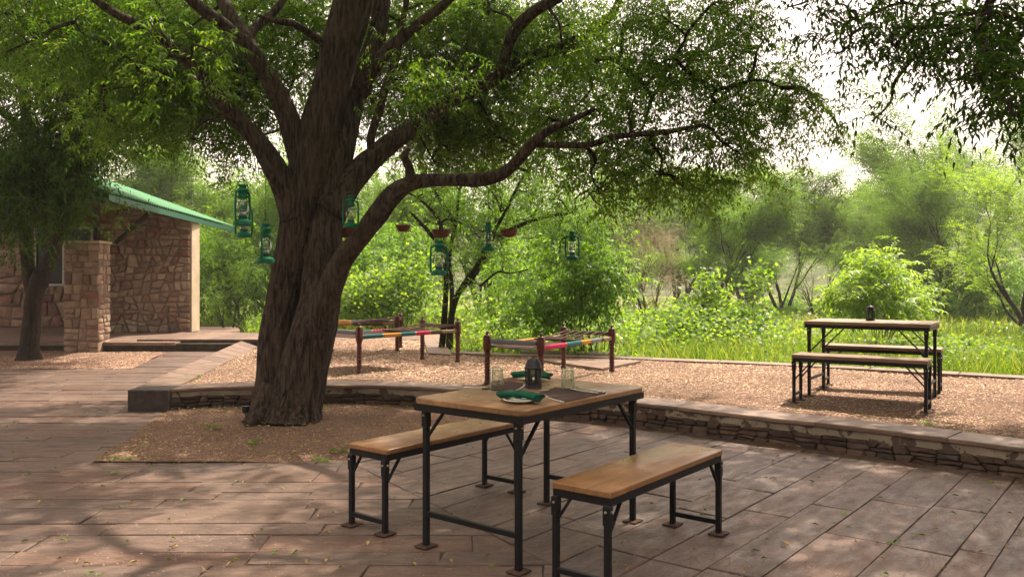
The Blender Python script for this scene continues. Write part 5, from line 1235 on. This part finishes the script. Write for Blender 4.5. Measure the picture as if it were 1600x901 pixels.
hurricane('green hurricane lantern tucked in the fork against the trunk right side', 548, 305, 356, 7.7, .5, 3.0)
hurricane('green hurricane lantern seen face on, under the clay bowl on the slender tree', 686, 375, 430, 7.2, .1, 2.3)
hurricane('green hurricane lantern seen edge on, left of the right-hand clay bowl', 763, 347, 392, 8.3, 1.4, 2.6)
hurricane('green hurricane lantern hanging furthest right, seen face on', 894, 362, 406, 8.6, .12, 3.0)
def bowl(label, px, py, wpx, dist, top):
    c = W(px, py, dist); r = wpx/2/F*dist; t = thing('clay_bowl', label, 'bowl', c, 0, 'clay bird baths hanging on wires')
    MB().lathe([(r*.45, -r*.78), (r*.75, -r*.6), (r*.95, -r*.2), (r, 0), (r*1.04, .006), (r*.96, .008), (r*.88, -r*.15), (r*.4, -r*.62), (0, -r*.66)], 24).build('bowl', M['terra'], t, auto=40)
    wv = MB()
    for k in range(3): a = 2*PI*k/3; wv.tube([(r*math.cos(a), r*math.sin(a), 0), (0, 0, r*2.4)], .0015, 4)
    wv.tube([(0, 0, r*2.4), (0, 0, top-c.z)], .0015, 4); wv.build('wire', M['iron'], t)
bowl('small clay bowl hanging alone between trunk and slender tree', 630, 353, 23, 8.6, 2.9); bowl('clay bowl hanging above the face on lantern', 689, 360, 30, 8.4, 2.5)
bowl('clay bowl hanging right of the slender tree', 795, 360, 27, 8.4, 2.6); bowl('clay bowl half hidden behind the trunk right edge', 541, 358, 34, 8.5, 2.6)
# small flood light at the tree's foot
fl = thing('ground_spotlight', 'small black garden spotlight at the left foot of the big tree', 'spotlight', G(384, 656, .01), .5)
MB().box((0, 0, .004), (.10, .06, .008), bev=.002).build('base', M['iron'], fl); MB().tube([(0, 0, 0), (0, 0, .07)], .006, 8).build('stem', M['iron'], fl)
q = MB(); q.lathe([(.030, -.03), (.034, .0), (.034, .035), (.0, .036)], 14); q.v = [(a, b*.9, c+.10) for a, b, c in q.v]; q.build('lamp_head', M['iron'], fl, auto=40)

# ---------------------------------------------------------------- fallen leaves
def fallen(i, px, py, s, col, comp=False):
    g = G(px, py, .006); mb = MB(); n = 6; c = []
    if comp:
        v = fronds(np.array([[0, 0, .01]]), np.array([[1., 0, .05]]), s, 9, s*.30, s*.09, 0., curl=.0)
        mb.add([tuple(q) for q in v], [tuple(q) for q in quads_of(v)])
    else:
        up_l = [(s*t, s*.17*math.sin(PI*t**.8), .012*math.sin(PI*t)+.008*(1-t)) for t in np.linspace(0, 1, 7)]; mid = [(x, s*.05*math.sin(x/s*4), z*.3+.002) for x, y, z in up_l]; lo_ = [(x, -y, z*.8) for x, y, z in up_l]
        mb.add(up_l+mid+lo_, [(k, k+7, k+8, k+1) for k in range(6)]+[(k+7, k+14, k+15, k+8) for k in range(6)])
    o = mb.build('fallen_leaf', M[col], loc=g); o.rotation_euler = (RND.uniform(-.15, .15), RND.uniform(-.15, .15), RND.uniform(0, 6.28)); o.location.z = .006; return o
def lm(name, c): mm = Mat(name, .6, .3); mm.color(mm.mix(mm.rand(), (*c[0], 1), (*c[1], 1))); M[name] = mm.m
lm('leaf_green', ((.10, .20, .03), (.22, .30, .05))); lm('leaf_yellow', ((.36, .26, .07), (.26, .17, .08)))
special = [(172, 741, .09, 'leaf_green', False, 'curved green fallen leaf near the gravel bed corner'), (258, 866, .15, 'leaf_yellow', True, 'dry yellow fallen leaf spray at the lower left'), (127, 895, .12, 'leaf_green', True, 'green fallen leaf spray at the bottom left edge'), (577, 846, .06, 'leaf_yellow', False, 'yellow fallen leaf between left bench and table leg'), (1215, 748, .11, 'leaf_green', True, 'green fallen leaf spray on slabs right of the front bench'), (1320, 798, .09, 'leaf_green', True, 'dark green fallen sprig in the middle of the right-hand paving'), (1233, 853, .07, 'leaf_yellow', False, 'yellow fallen leaf on the lower right paving'), (800, 813, .07, 'leaf_green', True, 'green fallen sprig just behind the front table leg'), (1286, 710, .08, 'leaf_yellow', False, 'yellow fallen leaf at the foot of the retaining wall')]
for i, (a, b, s_, c, cp, lab) in enumerate(special): tag(fallen(i, a, b, s_, c, cp), lab, 'leaf', 'fallen leaves on the paving')
Rf = random.Random(12); k = 0
while k < 150:
    a, b = Rf.uniform(0, 1600), Rf.uniform(590, 900)
    g = G(a, b)
    if not (inpoly(np.array([g.x]), np.array([g.y]), regA)[0] or inpoly(np.array([g.x]), np.array([g.y]), regE)[0] or inpoly(np.array([g.x]), np.array([g.y]), regB)[0]): continue
    gr = Rf.random() < .5
    tag(fallen(k, a, b, Rf.uniform(.022, .05), 'leaf_green' if gr else 'leaf_yellow'), 'one of many small %s fallen leaflets scattered over the dark paving' % ('green' if gr else 'yellow'), 'leaf', 'small green fallen leaflets' if gr else 'small yellow fallen leaflets'); k += 1
spk = [(x, y) for x, y in regA]
o = chips('paving_grit', [(-9, 3.0), (7, 3.0), (7, 5.2), (Kc.x, Kc.y), (-9, Kc.y)], .004, 9000, .002, .006, M['redchips']); tag(o, 'fine grit and dust scattered over the paving slabs', 'grit')
def litter(name, poly, z, n, label, s0=.008, s1=.02):
    P = np.array(poly); x = rng.uniform(max(P[:, 0].min(), -8), min(P[:, 0].max(), 8), n*3); y = rng.uniform(P[:, 1].min(), P[:, 1].max(), n*3); k_ = inpoly(x, y, poly); x, y = x[k_][:n], y[k_][:n]
    p = np.stack([x, y, np.full(len(x), z)], 1); v = leaves(p, rng.normal(0, 1, (len(x), 3))*[1, 1, .12], s1*1.6, s1*.6, 0); o = link(name, mesh_np(name, v, quads_of(v)), M['litter'], None, 'stuff'); tag(o, label, 'leaf litter')
litter('leaf_litter', terr, TH+.008, 5000, 'dry leaf litter strewn over the terrace gravel'); litter('leaf_litter', bed_poly, .024, 2000, 'dry leaf litter in the gravel bed around the big tree')
lwp = [wall_at(s_, .0, 0)[:2] for s_ in np.linspace(2.5, WLEN, 50)]; lwq = [wall_at(s_, .09, 0)[:2] for s_ in np.linspace(WLEN, 2.5, 50)]
litter('leaf_litter', lwp+lwq, .008, 1500, 'leaf litter and moss gathered along the foot of the retaining wall')
# small weeds in the gravel
def weeds(n, zones):
    b = []
    for k_ in range(n):
        a, c, z = zones[k_ % len(zones)]; p = G(a+RND.uniform(-14, 14), c+RND.uniform(-3, 3), z); b.append([p.x, p.y, p.z])
    b = np.repeat(np.array(b), 6, 0); v = fronds(b, rng.normal(0, 1, b.shape)*[1, 1, .3]+[0, 0, .8], .04, 5, .018, .009, .3); o = foliage('weed_tufts', [v], M['midleaf'], None); tag(o, 'tiny green weeds sprouting through the gravel', 'weeds')
weeds(60, [(330, 665, .015), (190, 716, .015), (500, 717, .015), (450, 560, TH), (390, 690, .015), (300, 590, TH), (945, 590, TH), (1450, 660, TH), (525, 705, .015), (430, 655, .015)])

# ---------------------------------------------------------------- haze
hz = MB().box((0, 124, 18), (640, 270, 44)).build('haze', None, kind='stuff')
hm = bpy.data.materials.new('haze_air'); hm.use_nodes = True; t_ = hm.node_tree; t_.nodes.clear(); oo = t_.nodes.new("ShaderNodeOutputMaterial"); pv = t_.nodes.new("ShaderNodeVolumePrincipled")
pv.inputs['Density'].default_value = .0012; pv.inputs['Color'].default_value = (.98, .97, .95, 1); pv.inputs['Anisotropy'].default_value = .35
t_.links.new(pv.outputs[0], oo.inputs['Volume']); hz.data.materials.append(hm); tag(hz, 'thin bright haze in the air over the meadow', 'haze')
tt_ = sum(len(o.data.polygons) for o in bpy.data.objects if o.type == 'MESH' and o.data.users == 1); print('polys', tt_, 'objects', len(bpy.data.objects))
